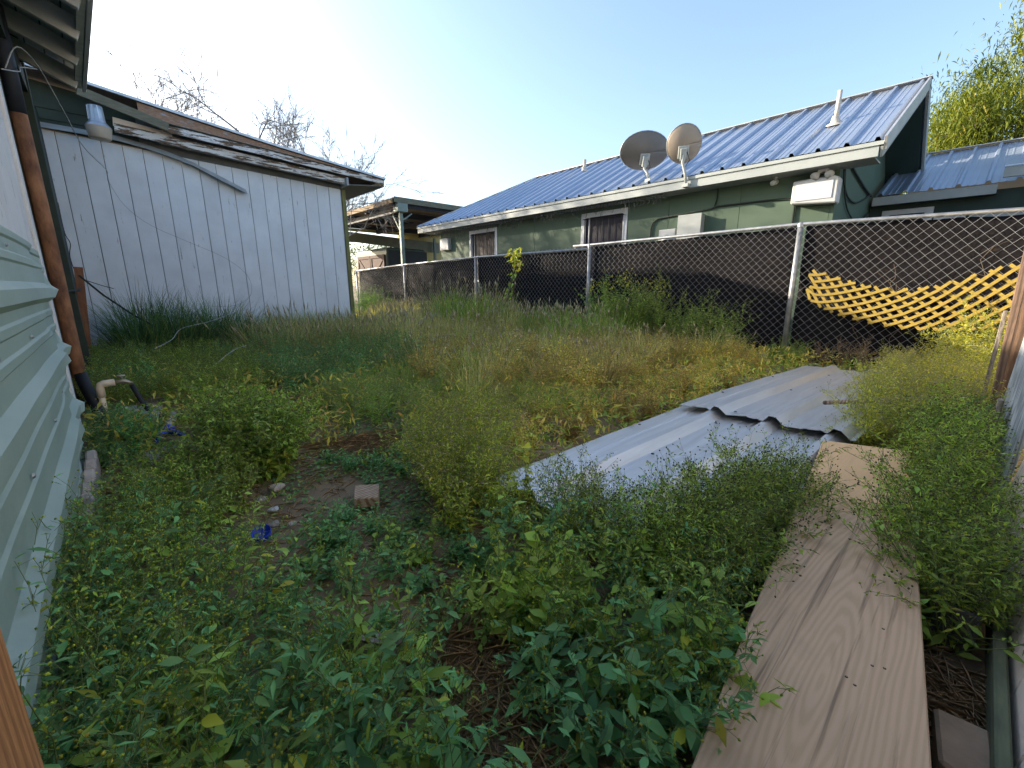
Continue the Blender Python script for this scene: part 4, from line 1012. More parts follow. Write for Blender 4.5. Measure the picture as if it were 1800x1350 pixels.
def grass(seed, H, R0, n, w=.005, arch=.9, heads=0):
    rng = np.random.default_rng(seed)
    V, T, N = [], [], []; hp, hd = [], []
    k = 0; seg = 6
    for i in range(n):
        az = rng.uniform(0, 2 * np.pi); r = R0 * math.sqrt(rng.random()); az2 = az + rng.normal(0, .7)
        p = np.array([r * math.cos(az), r * math.sin(az), 0.]); L = H * rng.uniform(.55, 1.15)
        el = rng.uniform(.95, 1.5); d = unit(az2, el); side = np.array([-math.sin(az2), math.cos(az2), 0]); tn = rng.random()
        bend = arch * rng.uniform(.3, 1.2)
        for j in range(seg + 1):
            t = j / seg; ww = w * (1 - t ** 1.6) * (.7 + .6 * tn) + .0004
            V += [p - side * ww / 2, p + side * ww / 2]; N += [tn, tn]
            d = nrm(d + np.array([math.cos(az2) * .10, math.sin(az2) * .10, -.24]) * bend * (t + .15)); p = p + d * L / seg
        T += [(k + 2 * j, k + 2 * j + 1, k + 2 * j + 3) for j in range(seg)] + [(k + 2 * j, k + 2 * j + 3, k + 2 * j + 2) for j in range(seg)]
        k += 2 * seg + 2
    out = {'foliage': (np.array(V), np.array(T), np.array(N))}
    if heads:
        S0, S1 = [], []
        for i in range(heads):
            az = rng.uniform(0, 2 * np.pi); r = R0 * rng.random(); b = np.array([r * math.cos(az), r * math.sin(az), 0]); d = unit(az, rng.uniform(1.05, 1.45)); e = b + d * H * rng.uniform(.85, 1.2)
            S0.append(b); S1.append(e); hp.append(e - d * .03); hd.append(nrm(d + rng.normal(0, .15, 3)))
        sv, stt = segs(S0, S1, [.0012] * heads, [.0008] * heads); out['stem'] = (sv, stt, rng.random(len(sv)))
        out['seed_head'] = leaves(np.array(hp), np.array(hd), rng.uniform(.05, .09, heads), rng.uniform(.008, .013, heads), rng, OCT, .1)
    return out
LM = [(.27, 1.6, 'blue cap'), (.66, 1.65, 'wood block'), (-.19, .53, 'orange brown post'), (.33, .92, 'wood splinters'), (-.2, 2.5, 'stone edging'), (.15, 3.2, 'blue pipe fitting'),
      (-.06, 3.85, 'brass tap'), (-.26, 4.5, 'rusty pole'), (-.25, 6.5, 'wooden stake'), (1.15, 1.3, 'corner of the metal sheet'), (1.02, 1.02, 'sapling'), (2.7, .9, 'overlap of the metal sheets'),
      (5.2, .8, 'far end of the metal sheet'), (3.9, 1.2, 'back edge of the upper sheet'), (.98, 2.25, 'matted straw patch'), (2.0, 2.85, 'straw heap'), (.92, 3.5, 'small straw patch'), (.75, .2, 'near end of the plywood'),
      (1.5, .25, 'middle of the plywood'), (2.3, .27, 'far end of the plywood'), (3.4, .25, 'bare wooden pole'), (3.9, -.15, 'brown post'), (4.0, 2.3, 'long lath'), (4.75, 2.35, 'shorter lath'), (3.6, 6.3, 'pink flower'),
      (3.3, 8, 'mossy shed corner'), (.7, 8, 'loop of wall wire'), (2.2, 8, 'middle of the shed wall'), (6.1, 1.6, 'post beside the lattice'), (6.05, 6.4, 'fence vine'), (6.1, 4.67, 'post with the rail joint'),
      (6.1, 7.81, 'post beyond the vine'), (6.1, 11.0, 'post nearest the shed corner'), (5.97, .5, 'yellow lattice'), (1.5, -.08, 'cinder block'), (.42, 2.02, 'white lumpy stone'), (.08, 2.84, 'broken slab'), (.75, 6.3, 'bent pale wire'), (.8, 4.75, 'short pale wire'), (5.85, 1.75, 'pale rounded stone')]
def where(x, y): return min(LM, key=lambda l: (l[0] - x) ** 2 + (l[1] - y) ** 2)[2]
def sized(t): return 'tall' if t > .66 else 'short' if t < .33 else 'middling'
KINDS = {}
def kind(key, gens, fol, stem='stem_green', seed='seed_dark'):
    L = []
    for gq in gens:
        d = {}
        for part, mm in (('stem', stem), ('foliage', fol), ('seed_head', seed)):
            if part in gq: d[part] = tri_mesh(key + '_' + part, *gq[part], MATS and mm)
        d['raw'] = gq.get('raw'); L.append(d)
    KINDS[key] = L
def plant(key, x, y, s, name, label, group, i, z=0., cat='weed', matover=None):
    v = KINDS[key][i % len(KINDS[key])]
    o = bpy.data.objects.new(name, None); o.empty_display_size = .05; col.objects.link(o)
    o.location = (x, y, z + ground_z(x, y) - .004 if z == 0 else z); o.rotation_euler = (0, 0, random.uniform(0, 6.28)); o.scale = (s, s, s * random.uniform(.88, 1.12))
    tag(o, label, cat, group)
    for part in ('stem', 'foliage', 'seed_head'):
        if part in v:
            c = bpy.data.objects.new(part, v[part]); col.objects.link(c); c.parent = o
            c['kind'] = 'stuff'
            if part == 'foliage' and matover:
                c.material_slots[0].link = 'OBJECT'; c.material_slots[0].material = MATS[matover]
    return o
def in_poly(x, y, poly):
    c = False; n = len(poly)
    for i in range(n):
        x0, y0 = poly[i]; x1, y1 = poly[(i + 1) % n]
        if (y0 > y) != (y1 > y) and x < (x1 - x0) * (y - y0) / (y1 - y0) + x0: c = not c
    return c
def scatter(poly, n, dmin, rng, tries=4000):
    xs = [p[0] for p in poly]; ys = [p[1] for p in poly]; P = []
    for _ in range(tries):
        if len(P) >= n: break
        x = rng.uniform(min(xs), max(xs)); y = rng.uniform(min(ys), max(ys))
        if in_poly(x, y, poly) and all((x - a) ** 2 + (y - b) ** 2 > dmin * dmin for a, b in P): P.append((x, y))
    return P
NV = 5
kind('leafy', [weed(100 + i, .30, .9, 9, .052, .44, 10, 3, .75, LEAF8, .06, .002) for i in range(NV)], 'leaf_dark')
kind('leafy_far', [weed(120 + i, .34, .85, 16, .052, .42, 15, 5, .4, LEAF4, .06, .0018) for i in range(NV)], 'leaf_mid')
kind('round_leaf', [weed(140 + i, .22, 1.1, 9, .055, .68, 9, 1, .4, LEAF8, .10, .0018) for i in range(NV)], 'leaf_dark')
kind('feathery', [weed(160 + i, .38, .8, 19, .046, .26, 20, 7, .8, LEAF4, .1, .0013) for i in range(NV)], 'leaf_fresh')
kind('feathery_lime', [weed(180 + i, .38, .75, 19, .042, .26, 20, 7, .5, LEAF4, .1, .0012) for i in range(NV)], 'leaf_lime', 'stem_green', 'seed_pale')
kind('brown_weed', [weed(200 + i, .29, .85, 18, .046, .34, 20, 4, .5, LEAF4, .08, .0012) for i in range(NV)], 'leaf_brown', 'stem_brown', 'seed_dark')
kind('low_creeper', [weed(220 + i, .14, 1.25, 14, .036, .5, 12, 1, .1, LEAF4, .05, .0014) for i in range(NV)], 'leaf_dark')
kind('fence_bush', [weed(240 + i, .80, .55, 18, .080, .26, 40, 6, .1, LEAF4, .05, .003) for i in range(3)], 'leaf_mid')
kind('dry_bush', [weed(250 + i, .36, .9, 14, .04, .3, 14, 5, .2, LEAF4, .05, .002) for i in range(3)], 'purple_dry', 'stem_brown')
kind('grass_dark', [grass(260 + i, .62, .16, 190, .008, 1.15) for i in range(3)], 'grass_dark')
kind('grass_green', [grass(270 + i, .46, .12, 170, .006, .8, 8) for i in range(3)], 'grass_green', 'stem_brown', 'seed_pale')
kind('grass_pale', [grass(280 + i, .36, .14, 150, .005, 1.0, 9) for i in range(3)], 'grass_pale', 'stem_brown', 'seed_pale')
kind('grass_fine', [grass(290 + i, .30, .16, 220, .0032, .9, 7) for i in range(4)], 'grass_pale', 'stem_brown', 'seed_pale')

prng = random.Random(42)
BARE = [(.98, 2.25, .20), (.92, 3.5, .17), (2.0, 2.85, .17), (-.06, 2.45, .11), (.57, .74, .13), (.62, 1.85, .12), (.36, 1.72, .11), (.3, 3.25, .12), (.75, 3.15, .15)]
def bare(x, y, f=1.): return any((x - p) ** 2 + (y - q) ** 2 < (r * f) ** 2 for p, q, r in BARE)
def fill(key, poly, n, dmin, s0, s1, name, look, group, matover=None, cat='weed', z=0.):
    for i, (x, y) in enumerate(scatter(poly, n, dmin, prng)):
        s = prng.uniform(s0, s1); k = prng.randrange(99)
        if bare(x, y): continue
        t = (s - s0) / (s1 - s0)
        plant(key, x, y, s, name, sized(t) + ' ' + look + ' nearest the ' + where(x, y), group, k, z, cat, matover)

# --- near leafy weeds: every leaf is its own part
leafA = {}
def leaf_mesh(tplname, mm):
    if (tplname, mm) in leafA: return leafA[(tplname, mm)]
    out = []
    for k in range(5):
        rng = np.random.default_rng(900 + k)
        V, T, N = leaves(np.zeros((1, 3)), np.array([[0., 1., 0.]]), np.array([1.]), np.array([.25 + .05 * k if tplname == 'oval' else .42 + .05 * k if tplname == 'round' else .55 + .05 * k]), rng, LEAF8 if tplname != 'heart' else HEART, .12 + .07 * k, np.array([[0., 0., 1.]]), np.array([(k + .5) / 5 * .86 + (.0 if k < 4 else .03)]))
        out.append(tri_mesh('leaf_blade', V, T, N, mm, True))
    leafA[(tplname, mm)] = out
    return out
def near_weed(seed, x, y, H, spread, nst, llen, per, name, label, group, tpl='oval', mm='leaf_dark', twig=3, bud=.8, lean=(0, 0), lim=115, z=0., cat='weed'):
    gq = weed(seed, H, spread, nst, llen, .2, 0 if False else per, twig, bud, LEAF4, .10, .0019, False, lean)
    o = bpy.data.objects.new(name, None); o.empty_display_size = .05; col.objects.link(o); o.location = (x, y, z + ground_z(x, y) - .004)
    tag(o, label if not group else (sized((H - .10) / .38) + ' ' + label + ' nearest the ' + where(x, y)), cat, group)
    c = bpy.data.objects.new('stem', tri_mesh('weed_stem', *gq['stem'], 'stem_green')); col.objects.link(c); c.parent = o; c['kind'] = 'stuff'
    if 'seed_head' in gq:
        c = bpy.data.objects.new('seed_head', tri_mesh('weed_heads', *gq['seed_head'], 'leaf_lime')); col.objects.link(c); c.parent = o; c['kind'] = 'stuff'
    P, D, L = gq['raw']; meshes = leaf_mesh(tpl, mm); odd = leaf_mesh(tpl, 'leaf_yellow'); rr = random.Random(seed)
    for i in range(min(len(P), lim)):
        q = bpy.data.objects.new('leaf', (odd if rr.random() < .026 else meshes)[rr.randrange(5)]); col.objects.link(q); q.parent = o
        d = Vector(D[i]); q.location = P[i]; l = float(L[i]) * rr.uniform(.75, 1.25)
        rot = d.to_track_quat('Y', 'Z') @ Matrix.Rotation(rr.uniform(-.7, .7), 4, 'Y').to_quaternion()
        q.rotation_mode = 'QUATERNION'; q.rotation_quaternion = rot; q.scale = (l, l, l)
    # fine side leaves and bracts too small to pick apart
    rng = np.random.default_rng(seed + 5000)
    sv = gq['stem'][0]; n = 170; k = rng.integers(0, len(sv), n); k = k[sv[k][:, 2] > .25 * H]; n = len(k)
    LL = llen * rng.uniform(.18, .5, n)
    f = leaves(sv[k], rng.normal(0, 1, (n, 3)) + [0, 0, .5], LL, LL * .24, rng, LEAF4)
    c = bpy.data.objects.new('small_leaves', tri_mesh('weed_small', *f, mm)); col.objects.link(c); c.parent = o; c['kind'] = 'stuff'
    return o
zone_fl = [(-.20, 1.95), (-.20, .95), (.02, .60), (.25, .42), (.36, .55), (.30, .85), (.20, 1.15), (.12, 1.5), (.05, 1.95)]
for i, (x, y) in enumerate(scatter(zone_fl, 28, .095, prng)):
    near_weed(1000 + i, x, y, prng.uniform(.27, .41), .95, 10, .054 if y > 1.05 else .072, 13, 'leafy_weed', 'dark weed with narrow oval leaves', 'leafy weeds along the green panel', twig=5, mm='leaf_mid' if i % 5 in (1, 3) else 'leaf_fresh' if i % 9 == 2 else 'leaf_dark')
for i in range(13):
    near_weed(1050 + i, -.17 + prng.uniform(-.02, .05), .72 + i * .085, prng.uniform(.36, .47), .85, 9, .06, 12, 'leafy_weed', 'dark weed pressed against the green panel', 'weeds pressed against the green panel', twig=5, lean=(-.12, -.05))
zone_cf = [(.78, .98), (1.18, .66), (1.35, .40), (1.05, .275), (.72, .21), (.50, .22), (.50, .44), (.64, .70)]
for i, (x, y) in enumerate(scatter(zone_cf, 28, .088, prng)):
    near_weed(1100 + i, x, y, prng.uniform(.26, .40), .9, 10, .052 if x > .85 else .062, 13, 'leafy_weed', 'weed with ' + ('rounded' if i % 2 else 'oval') + ' dark leaves', 'leafy weeds along the plywood', tpl='round' if i % 2 else 'oval', twig=4, mm='leaf_fresh' if i % 5 in (0, 3) else 'leaf_mid' if i % 5 == 2 else 'leaf_dark')
zone_mid = [(.2, 1.15), (.34, .85), (.46, .62), (.60, .75), (.74, 1.02), (.62, 1.35), (.40, 1.5)]
for i, (x, y) in enumerate(scatter(zone_mid, 18, .115, prng)):
    near_weed(1200 + i, x, y, prng.uniform(.10, .18), 1.15, 7, .045, 8, 'low_leafy_weed', 'sprawling leafy weed in straw', 'short leafy weeds in the straw', twig=1, tpl='oval' if i % 2 else 'round', mm='leaf_dark' if i % 3 else 'leaf_mid', lim=60)
# young sapling with heart shaped leaves in front of the metal sheet
near_weed(1301, 1.00, 1.03, .52, .32, 4, .05, 17, 'sapling', 'young sapling with heart shaped bright leaves before the metal sheet', None, tpl='heart', mm='leaf_lime', twig=1, bud=0, cat='sapling')
# bush in the gap, leaning over the plywood
for i, (x, y) in enumerate(((1.42, -.06), (1.54, -.03), (1.66, -.06), (1.80, -.03), (1.94, -.05), (2.1, -.04), (2.24, .02), (1.72, .01))):
    near_weed(1400 + i, x, y, prng.uniform(.42, .52), .85, 9, .055, 7, 'bushy_weed', 'bushy weed with long leaves', 'bushy weeds in the gap', mm='leaf_mid', twig=4, bud=.9, lean=(-.15, .18), lim=70)
    plant('feathery', x + .03, y - .01, prng.uniform(1.0, 1.2), 'feathery_weed', 'feathery budding weed in the gap nearest the ' + where(x + .03, y + .03), 'feathery weeds in the gap', i)
fill('feathery', [(2.3, -.02), (2.6, -.1), (3.1, -.08), (3.1, .06), (2.7, .06)], 9, .12, .95, 1.2, 'feathery_weed', 'feathery green weed', 'feathery weeds by the blue grey boards')
fill('feathery', [(1.05, .40), (1.5, .34), (1.85, .385), (1.9, .46), (1.55, .53), (1.12, .58)], 17, .085, .85, 1.15, 'feathery_weed', 'feathery weed with dark buds', 'feathery weeds between plywood and sheet')
fill('feathery', [(.95, .86), (1.2, .66), (1.3, .74), (1.05, .98)], 5, .1, .7, .9, 'feathery_weed', 'feathery weed with dark buds', 'feathery weeds at the sheet end')
fill('feathery_lime', [(2.75, .30), (3.2, -.08), (5.5, -.15), (5.7, .50), (5.2, .42), (4.3, .45), (3.3, .38)], 46, .16, .95, 1.3, 'yellow_weed', 'feathery yellow green weed', 'yellow weeds by the sheets', 'leaf_yellow')
fill('feathery_lime', [(.80, 1.15), (1.0, 1.12), (1.1, 1.38), (1.42, 1.65), (1.25, 1.9), (.98, 1.7)], 18, .10, .95, 1.22, 'feathery_weed', 'lime green weed', 'lime weeds at the sheet corner')
fill('leafy_far', [(.28, 2.15), (.55, 2.15), (.62, 2.45), (.45, 2.75), (.25, 2.55)], 12, .10, 1.05, 1.35, 'round_bush_weed', 'rounded leafy weed', 'rounded weeds near the slab')
fill('feathery', [(.24, 2.25), (.6, 2.3), (.56, 2.75), (.3, 2.75)], 8, .12, .85, 1.1, 'feathery_weed', 'feathery green weed', 'feathery weeds near the slab')
fill('leafy_far', [(-.08, 1.95), (.22, 1.72), (.30, 2.1), (.10, 2.6), (-.08, 2.5)], 14, .10, .6, .85, 'leafy_weed', 'mid green leafy weed', 'leafy weeds by the edging')
fill('leafy_far', [(-.19, 2.9), (-.05, 2.75), (.08, 3.05), (.05, 3.5), (-.18, 3.6)], 10, .12, .5, .75, 'leafy_weed', 'dark leafy weed', 'leafy weeds by the tap', 'leaf_dark')
fill('feathery', [(-.2, 4.1), (.2, 4.0), (.75, 3.95), (1.0, 4.4), (.9, 5.6), (.6, 6.4), (-.2, 6.6)], 58, .19, .75, 1.0, 'feathery_weed', 'feathery green weed', 'feathery weeds before the dark grass')
fill('leafy_far', [(-.22, 4.6), (.1, 4.3), (.2, 6.2), (-.25, 6.9)], 12, .2, .8, 1.1, 'leafy_weed', 'dark crowded leafy weed', 'leafy weeds at the pole', 'leaf_dark')
fill('feathery_lime', [(.95, 2.55), (1.5, 2.35), (2.0, 2.55), (2.1, 3.0), (1.6, 3.6), (1.1, 3.4)], 30, .17, .62, .85, 'feathery_weed', 'fresh green weed', 'lime weeds in mid yard', 'leaf_mid')
fill('feathery_lime', [(1.45, 1.95), (2.0, 1.75), (2.6, 1.75), (2.4, 2.4), (1.7, 2.4)], 22, .15, .55, .75, 'feathery_weed', 'yellowish weed', 'yellowish weeds behind the sheet')
fill('brown_weed', [(1.35, 1.50), (2.3, 1.42), (3.4, 1.38), (4.9, 1.42), (5.3, 1.6), (4.2, 2.1), (2.9, 2.05), (2.2, 1.8), (1.55, 1.8)], 42, .15, .7, 1.0, 'dry_weed', 'yellow brown weed', 'dry weeds along the sheets')
fill('brown_weed', [(2.0, 2.5), (2.8, 2.0), (4.2, 2.1), (5.5, 1.7), (5.6, 3.2), (4.9, 4.6), (3.6, 5.2), (2.2, 4.4), (1.9, 3.3)], 105, .23, 1.0, 1.5, 'brown_weed', 'bushy brownish weed', 'brownish weeds in mid yard')
fill('feathery', [(2.0, 2.5), (4.2, 2.1), (5.5, 1.7), (5.6, 3.2), (4.9, 4.6), (3.6, 5.2), (2.2, 4.4)], 26, .35, .7, .9, 'feathery_weed', 'lime weed among brown ones', 'green weeds among the brown', 'leaf_lime')
fill('feathery', [(1.0, 3.8), (2.2, 3.8), (3.0, 5.0), (2.4, 6.6), (1.2, 6.4), (.8, 5.2)], 48, .24, .85, 1.25, 'feathery_weed', 'grey green weed', 'grey green weeds before the shed', 'leaf_dark')
fill('grass_fine', [(1.2, 5.4), (3.0, 5.0), (5.2, 5.0), (5.6, 6.8), (4.6, 9.0), (3.5, 7.7), (1.3, 7.7)], 80, .25, 1.4, 2.1, 'seeding_grass', 'pale seeding grass clump', 'seeding grass before the shed', None, 'grass')
fill('grass_dark', [(.05, 6.5), (1.35, 6.4), (1.5, 7.3), (.1, 7.5)], 13, .26, 1.1, 1.45, 'tall_grass', 'dark arching grass clump', 'dark grass clumps at the shed', None, 'grass')
fill('grass_dark', [(1.7, 7.3), (3.2, 7.2), (3.3, 7.7), (1.7, 7.75)], 9, .22, .75, 1.0, 'tall_grass', 'upright green grass clump', 'dark grass clumps near the corner', 'grass_green', 'grass')
fill('grass_green', [(4.3, 6.1), (5.0, 5.8), (5.3, 6.6), (4.6, 7.2)], 12, .2, 1.6, 2.1, 'bright_grass', 'bright green grass clump', 'bright grass clumps by the vine', None, 'grass')
fill('grass_pale', [(4.5, 3.7), (5.5, 3.3), (5.9, 4.2), (5.8, 6.0), (5.0, 5.4)], 30, .22, 1.3, 1.8, 'pale_grass', 'pale green grass clump', 'pale grass clumps at the fence', 'grass_green', 'grass')
fill('grass_pale', [(4.6, 7.5), (5.9, 7.2), (5.95, 12), (4.8, 10.5)], 26, .32, 1.2, 1.7, 'pale_grass', 'straw coloured grass clump', 'grass clumps at the far fence', None, 'grass')
fill('low_creeper', [(.95, 3.3), (1.6, 3.6), (1.8, 4.6), (1.0, 4.8)], 16, .18, 1.1, 1.5, 'low_creeper', 'low dark creeper', 'low creepers in mid yard')
fill('low_creeper', [(.62, 1.75), (.95, 1.55), (1.1, 2.1), (.7, 2.2)], 10, .13, .8, 1.1, 'low_creeper', 'low dark creeper', 'low creepers by the cap')
fill('low_creeper', [(.35, 1.35), (.75, 1.05), (.85, 1.35), (.55, 1.6)], 9, .13, .8, 1.1, 'low_creeper', 'low dark creeper', 'low creepers by the cap')
fill('grass_pale', [(2.0, 2.6), (2.9, 2.05), (4.2, 2.15), (5.5, 1.8), (5.5, 3.2), (4.8, 4.5), (3.4, 4.9), (2.2, 4.2)], 46, .28, .8, 1.3, 'dry_grass', 'dry straw coloured grass tuft', 'dry grass tufts in mid yard', None, 'grass')
fill('grass_green', [(1.6, 3.2), (3.2, 3.0), (4.6, 2.8), (4.2, 4.6), (2.4, 4.8)], 12, .5, .7, 1.0, 'green_grass', 'fresh green grass tuft', 'green grass tufts in mid yard', None, 'grass')
# along the fence
for i, (x, y, s) in enumerate(((5.78, 4.15, 1.25), (5.8, 3.9, 1.35), (5.8, 3.65, 1.45), (5.82, 3.35, 1.35), (5.7, 3.8, 1.1), (5.72, 3.5, 1.1), (5.75, 3.15, 1.15), (5.65, 3.3, .9))):
    plant('fence_bush', x, y, s, 'fence_bush', sized((s - .9) / .55) + ' leafy bush with sunlit yellow tips against the chain link fence', 'tall bushes on the fence', i, cat='bush')
for i, (x, y, s) in enumerate(((5.85, 2.75, .9), (5.75, 2.5, 1.0), (5.85, 2.25, .95), (5.7, 2.95, .8), (5.6, 2.7, .7), (5.62, 2.3, .75), (5.7, 2.05, .7))):
    plant('fence_bush', x, y, s, 'fence_bush', sized((s - .7) / .3) + ' drooping bush low on the fence nearest the ' + where(x, y), 'low bushes on the fence', i, cat='bush')
for i, (x, y, s) in enumerate(((5.8, 1.62, .45), (5.75, 1.5, .5), (5.9, 1.4, .45), (5.6, 1.3, .35))):
    plant('fence_bush', x, y, s, 'fence_bush', 'small green bush round the fence post by the lattice', 'small bushes at the lattice post', i, cat='bush')
for i, (x, y, s) in enumerate(((5.75, 1.1, .9), (5.72, .95, 1.0), (5.78, .8, 1.0), (5.7, .65, .95), (5.8, 1.2, .8), (5.75, .45, .8))):
    plant('dry_bush', x, y, s, 'dry_bush', sized((s - .8) / .2) + ' dry purplish bush nearest the ' + where(x, y), 'dry bushes below the lattice', i, cat='bush')
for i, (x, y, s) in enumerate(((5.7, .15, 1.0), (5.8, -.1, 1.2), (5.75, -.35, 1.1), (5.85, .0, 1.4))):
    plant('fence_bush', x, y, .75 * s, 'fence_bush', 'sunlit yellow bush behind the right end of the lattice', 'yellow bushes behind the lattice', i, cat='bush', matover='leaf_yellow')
for i, (x, y, s) in enumerate(((5.9, 11.5, 1.0), (5.8, 11.9, 1.1), (5.85, 12.4, 1.2), (5.7, 12.8, 1.1), (5.9, 13.2, 1.2), (5.5, 13.0, .8), (4.9, 11.2, .6))):
    plant('fence_bush', x, y, s, 'fence_bush', sized((s - .6) / .6) + ' dark bush on the fence beside the mossy shed corner', 'dark bushes by the shed corner', i, cat='bush', matover='leaf_dark')
# sunlight on the tall bush tops, put in as yellow leaf tips
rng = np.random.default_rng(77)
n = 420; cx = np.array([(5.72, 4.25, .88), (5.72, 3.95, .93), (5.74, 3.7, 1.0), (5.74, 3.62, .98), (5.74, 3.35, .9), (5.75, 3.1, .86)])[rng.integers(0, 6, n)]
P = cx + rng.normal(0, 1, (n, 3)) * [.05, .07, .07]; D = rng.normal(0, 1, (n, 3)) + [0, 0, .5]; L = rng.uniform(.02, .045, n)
o = bpy.data.objects.new('sunlit_tips', tri_mesh('yellow_tips', *leaves(P, D, L, L * .35, rng), 'leaf_yellow')); col.objects.link(o)
tag(o, 'cluster of sunlit yellow leaf tips on the tall fence bushes', 'leaf tips', kind='stuff')
# vine over the top rail; sunlight on its top leaves is put in as yellow
vn = thing('fence_vine', 'vine with yellow green leaves draped over the fence rail', 'vine', (6.04, 6.5, .1))
m = MB(); lp = []
for pts in ([(6.05, 6.9, .2), (6.04, 6.82, .5), (6.04, 6.66, .8), (6.04, 6.52, 1.1), (6.03, 6.46, 1.35), (6.03, 6.5, 1.52)], [(6.05, 6.6, .3), (6.04, 6.56, .62), (6.03, 6.48, .9), (6.03, 6.40, 1.2), (6.03, 6.36, 1.5)], [(6.03, 6.6, 1.5), (6.03, 6.45, 1.56), (6.03, 6.3, 1.54), (6.03, 6.22, 1.4), (6.03, 6.3, 1.25)], [(6.03, 6.45, 1.3), (6.02, 6.38, 1.45), (6.02, 6.32, 1.58)]):
    MB().tube(pts, .005, 5).build('stem', 'stem_brown', vn); lp.append([Vector(p) for p in pts])
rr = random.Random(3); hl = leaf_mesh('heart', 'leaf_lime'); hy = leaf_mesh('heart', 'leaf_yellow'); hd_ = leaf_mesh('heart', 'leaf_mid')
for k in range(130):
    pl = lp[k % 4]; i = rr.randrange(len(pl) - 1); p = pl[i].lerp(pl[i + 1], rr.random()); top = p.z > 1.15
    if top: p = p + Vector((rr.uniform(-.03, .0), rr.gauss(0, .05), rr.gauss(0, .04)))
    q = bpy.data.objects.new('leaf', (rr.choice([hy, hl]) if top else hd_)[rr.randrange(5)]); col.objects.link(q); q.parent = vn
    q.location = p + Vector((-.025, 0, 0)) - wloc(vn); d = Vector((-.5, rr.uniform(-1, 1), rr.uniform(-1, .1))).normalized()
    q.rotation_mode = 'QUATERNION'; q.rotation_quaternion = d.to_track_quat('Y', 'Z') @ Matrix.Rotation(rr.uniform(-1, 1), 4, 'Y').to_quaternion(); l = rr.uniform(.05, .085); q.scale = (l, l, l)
# dead creepers on the cloth at the right
m = MB()
for s in range(9):
    r_ = random.Random(s + 60); y = r_.uniform(-.9, 1.1); z = .2; p = [(6.05, y, z)]
    for k in range(r_.randrange(5, 11)):
        y += r_.uniform(-.09, .07); z += r_.uniform(.04, .16); p.append((6.045, y, min(z, 1.5)))
    m.tube(p, .0026, 4)
    for q in p[2::2]: m.tube([q, (6.04, q[1] + r_.uniform(-.15, .15), q[2] + r_.uniform(.02, .12))], .0017, 3)
tag(m.build('dead_creeper', 'bark_brown', loc=(6.05, 0, .2)), 'dead brown creeper stems on the fence above the lattice', 'creeper')
# pink flower
pf = thing('pink_flower', 'single pink flower standing in the field before the white shed', 'flower', (3.6, 6.3, 0))
MB().tube([(3.6, 6.3, 0), (3.6, 6.3, .2), (3.61, 6.29, .36)], .003, 5).build('stem', 'stem_green', pf)
mat('petal_pink', (.55, .12, .30), (.40, .07, .2), 8, .6, 0, 0)
for k in range(9):
    t = k * 2 * math.pi / 9
    d = Vector((math.cos(t), math.sin(t), .35)).normalized(); sd = Vector((-math.sin(t), math.cos(t), 0)); b = Vector((3.61, 6.29, .36))
    MB().add([b, b + d * .03 + sd * .016, b + d * .055, b + d * .03 - sd * .016], [(0, 1, 2, 3)]).build('petal', 'petal_pink', pf, solid=.001)

# --- understory, straw and field cover nobody could count
def cover(name, label, cat, n, poly, hmax, lmin, lmax, rat, mm, seed, tpl=LEAF4, elev=(.0, .9), avoid=True, clump=0):
    rng = np.random.default_rng(seed); P = []
    xs_ = [p[0] for p in poly]; ys_ = [p[1] for p in poly]
    pr = random.Random(seed)
    while len(P) < n:
        x = pr.uniform(min(xs_), max(xs_)); y = pr.uniform(min(ys_), max(ys_))
        if not in_poly(x, y, poly): continue
        if avoid:
            if 1.1 < x < 5.25 and (lerp(1.33, 1.13, (x - 1.1) / 4.1) - .97) < y < lerp(1.35, 1.17, (x - 1.1) / 4.1): continue
            if .2 < x < 2.65 and -.13 + .1 * x < y + .03 < .17 + .105 * x: continue
            if -.12 < x < .17 and 3.55 < y < 4.05: continue
        if avoid and bare(x, y, .95): continue
        if clump:
            v = math.sin(x * 5.3 + seed) * math.sin(y * 4.7 + seed * 2) + .5 * math.sin(x * 11 + y * 7)
            if v < clump: continue
        P.append((x, y, ground_z(x, y) + hmax * pr.random() ** 1.6))
    P = np.array(P); az = rng.uniform(0, 2 * np.pi, n); el = rng.uniform(*elev, n)
    D = np.stack([np.cos(az) * np.cos(el), np.sin(az) * np.cos(el), np.sin(el)], 1); L = rng.uniform(lmin, lmax, n)
    o = bpy.data.objects.new(name, tri_mesh(name, *leaves(P, D, L, L * rat, rng, tpl), mm)); col.objects.link(o)
    return tag(o, label, cat, kind='stuff')
near_poly = [(-.2, 3.6), (-.2, .7), (.2, .3), (1.2, .1), (2.4, .55), (1.2, 1.3), (1.6, 2.4), (.9, 3.6)]
yard = [(-.25, 7.9), (-.22, 3.0), (.6, 2.2), (1.3, 1.3), (5.3, 1.1), (5.4, -.2), (6.0, -.5), (6.05, 12.5), (3.4, 12.5), (3.4, 7.9)]
right_gap = [(1.7, -.14), (3.7, -.14), (5.6, -.2), (5.7, .6), (5.2, .4), (3.0, .33), (2.6, .1), (1.3, -.04)]
cover('ground_leaves', 'small low leaves covering the soil in the foreground', 'ground cover', 8000, near_poly, .05, .014, .034, .45, 'leaf_dark', 1, clump=-.3)
cover('ground_leaves', 'lighter small low leaves scattered over the foreground soil', 'ground cover', 4000, near_poly, .06, .012, .03, .35, 'leaf_mid', 2, clump=.0)
cover('field_cover', 'dense green undergrowth across the yard', 'ground cover', 42000, yard, .16, .03, .08, .26, 'leaf_mid', 3, elev=(.1, 1.3), clump=-.35)
cover('field_cover', 'pale dry undergrowth mixed through the yard', 'ground cover', 30000, yard, .2, .03, .09, .2, 'leaf_brown', 4, elev=(.2, 1.4), clump=-.15)
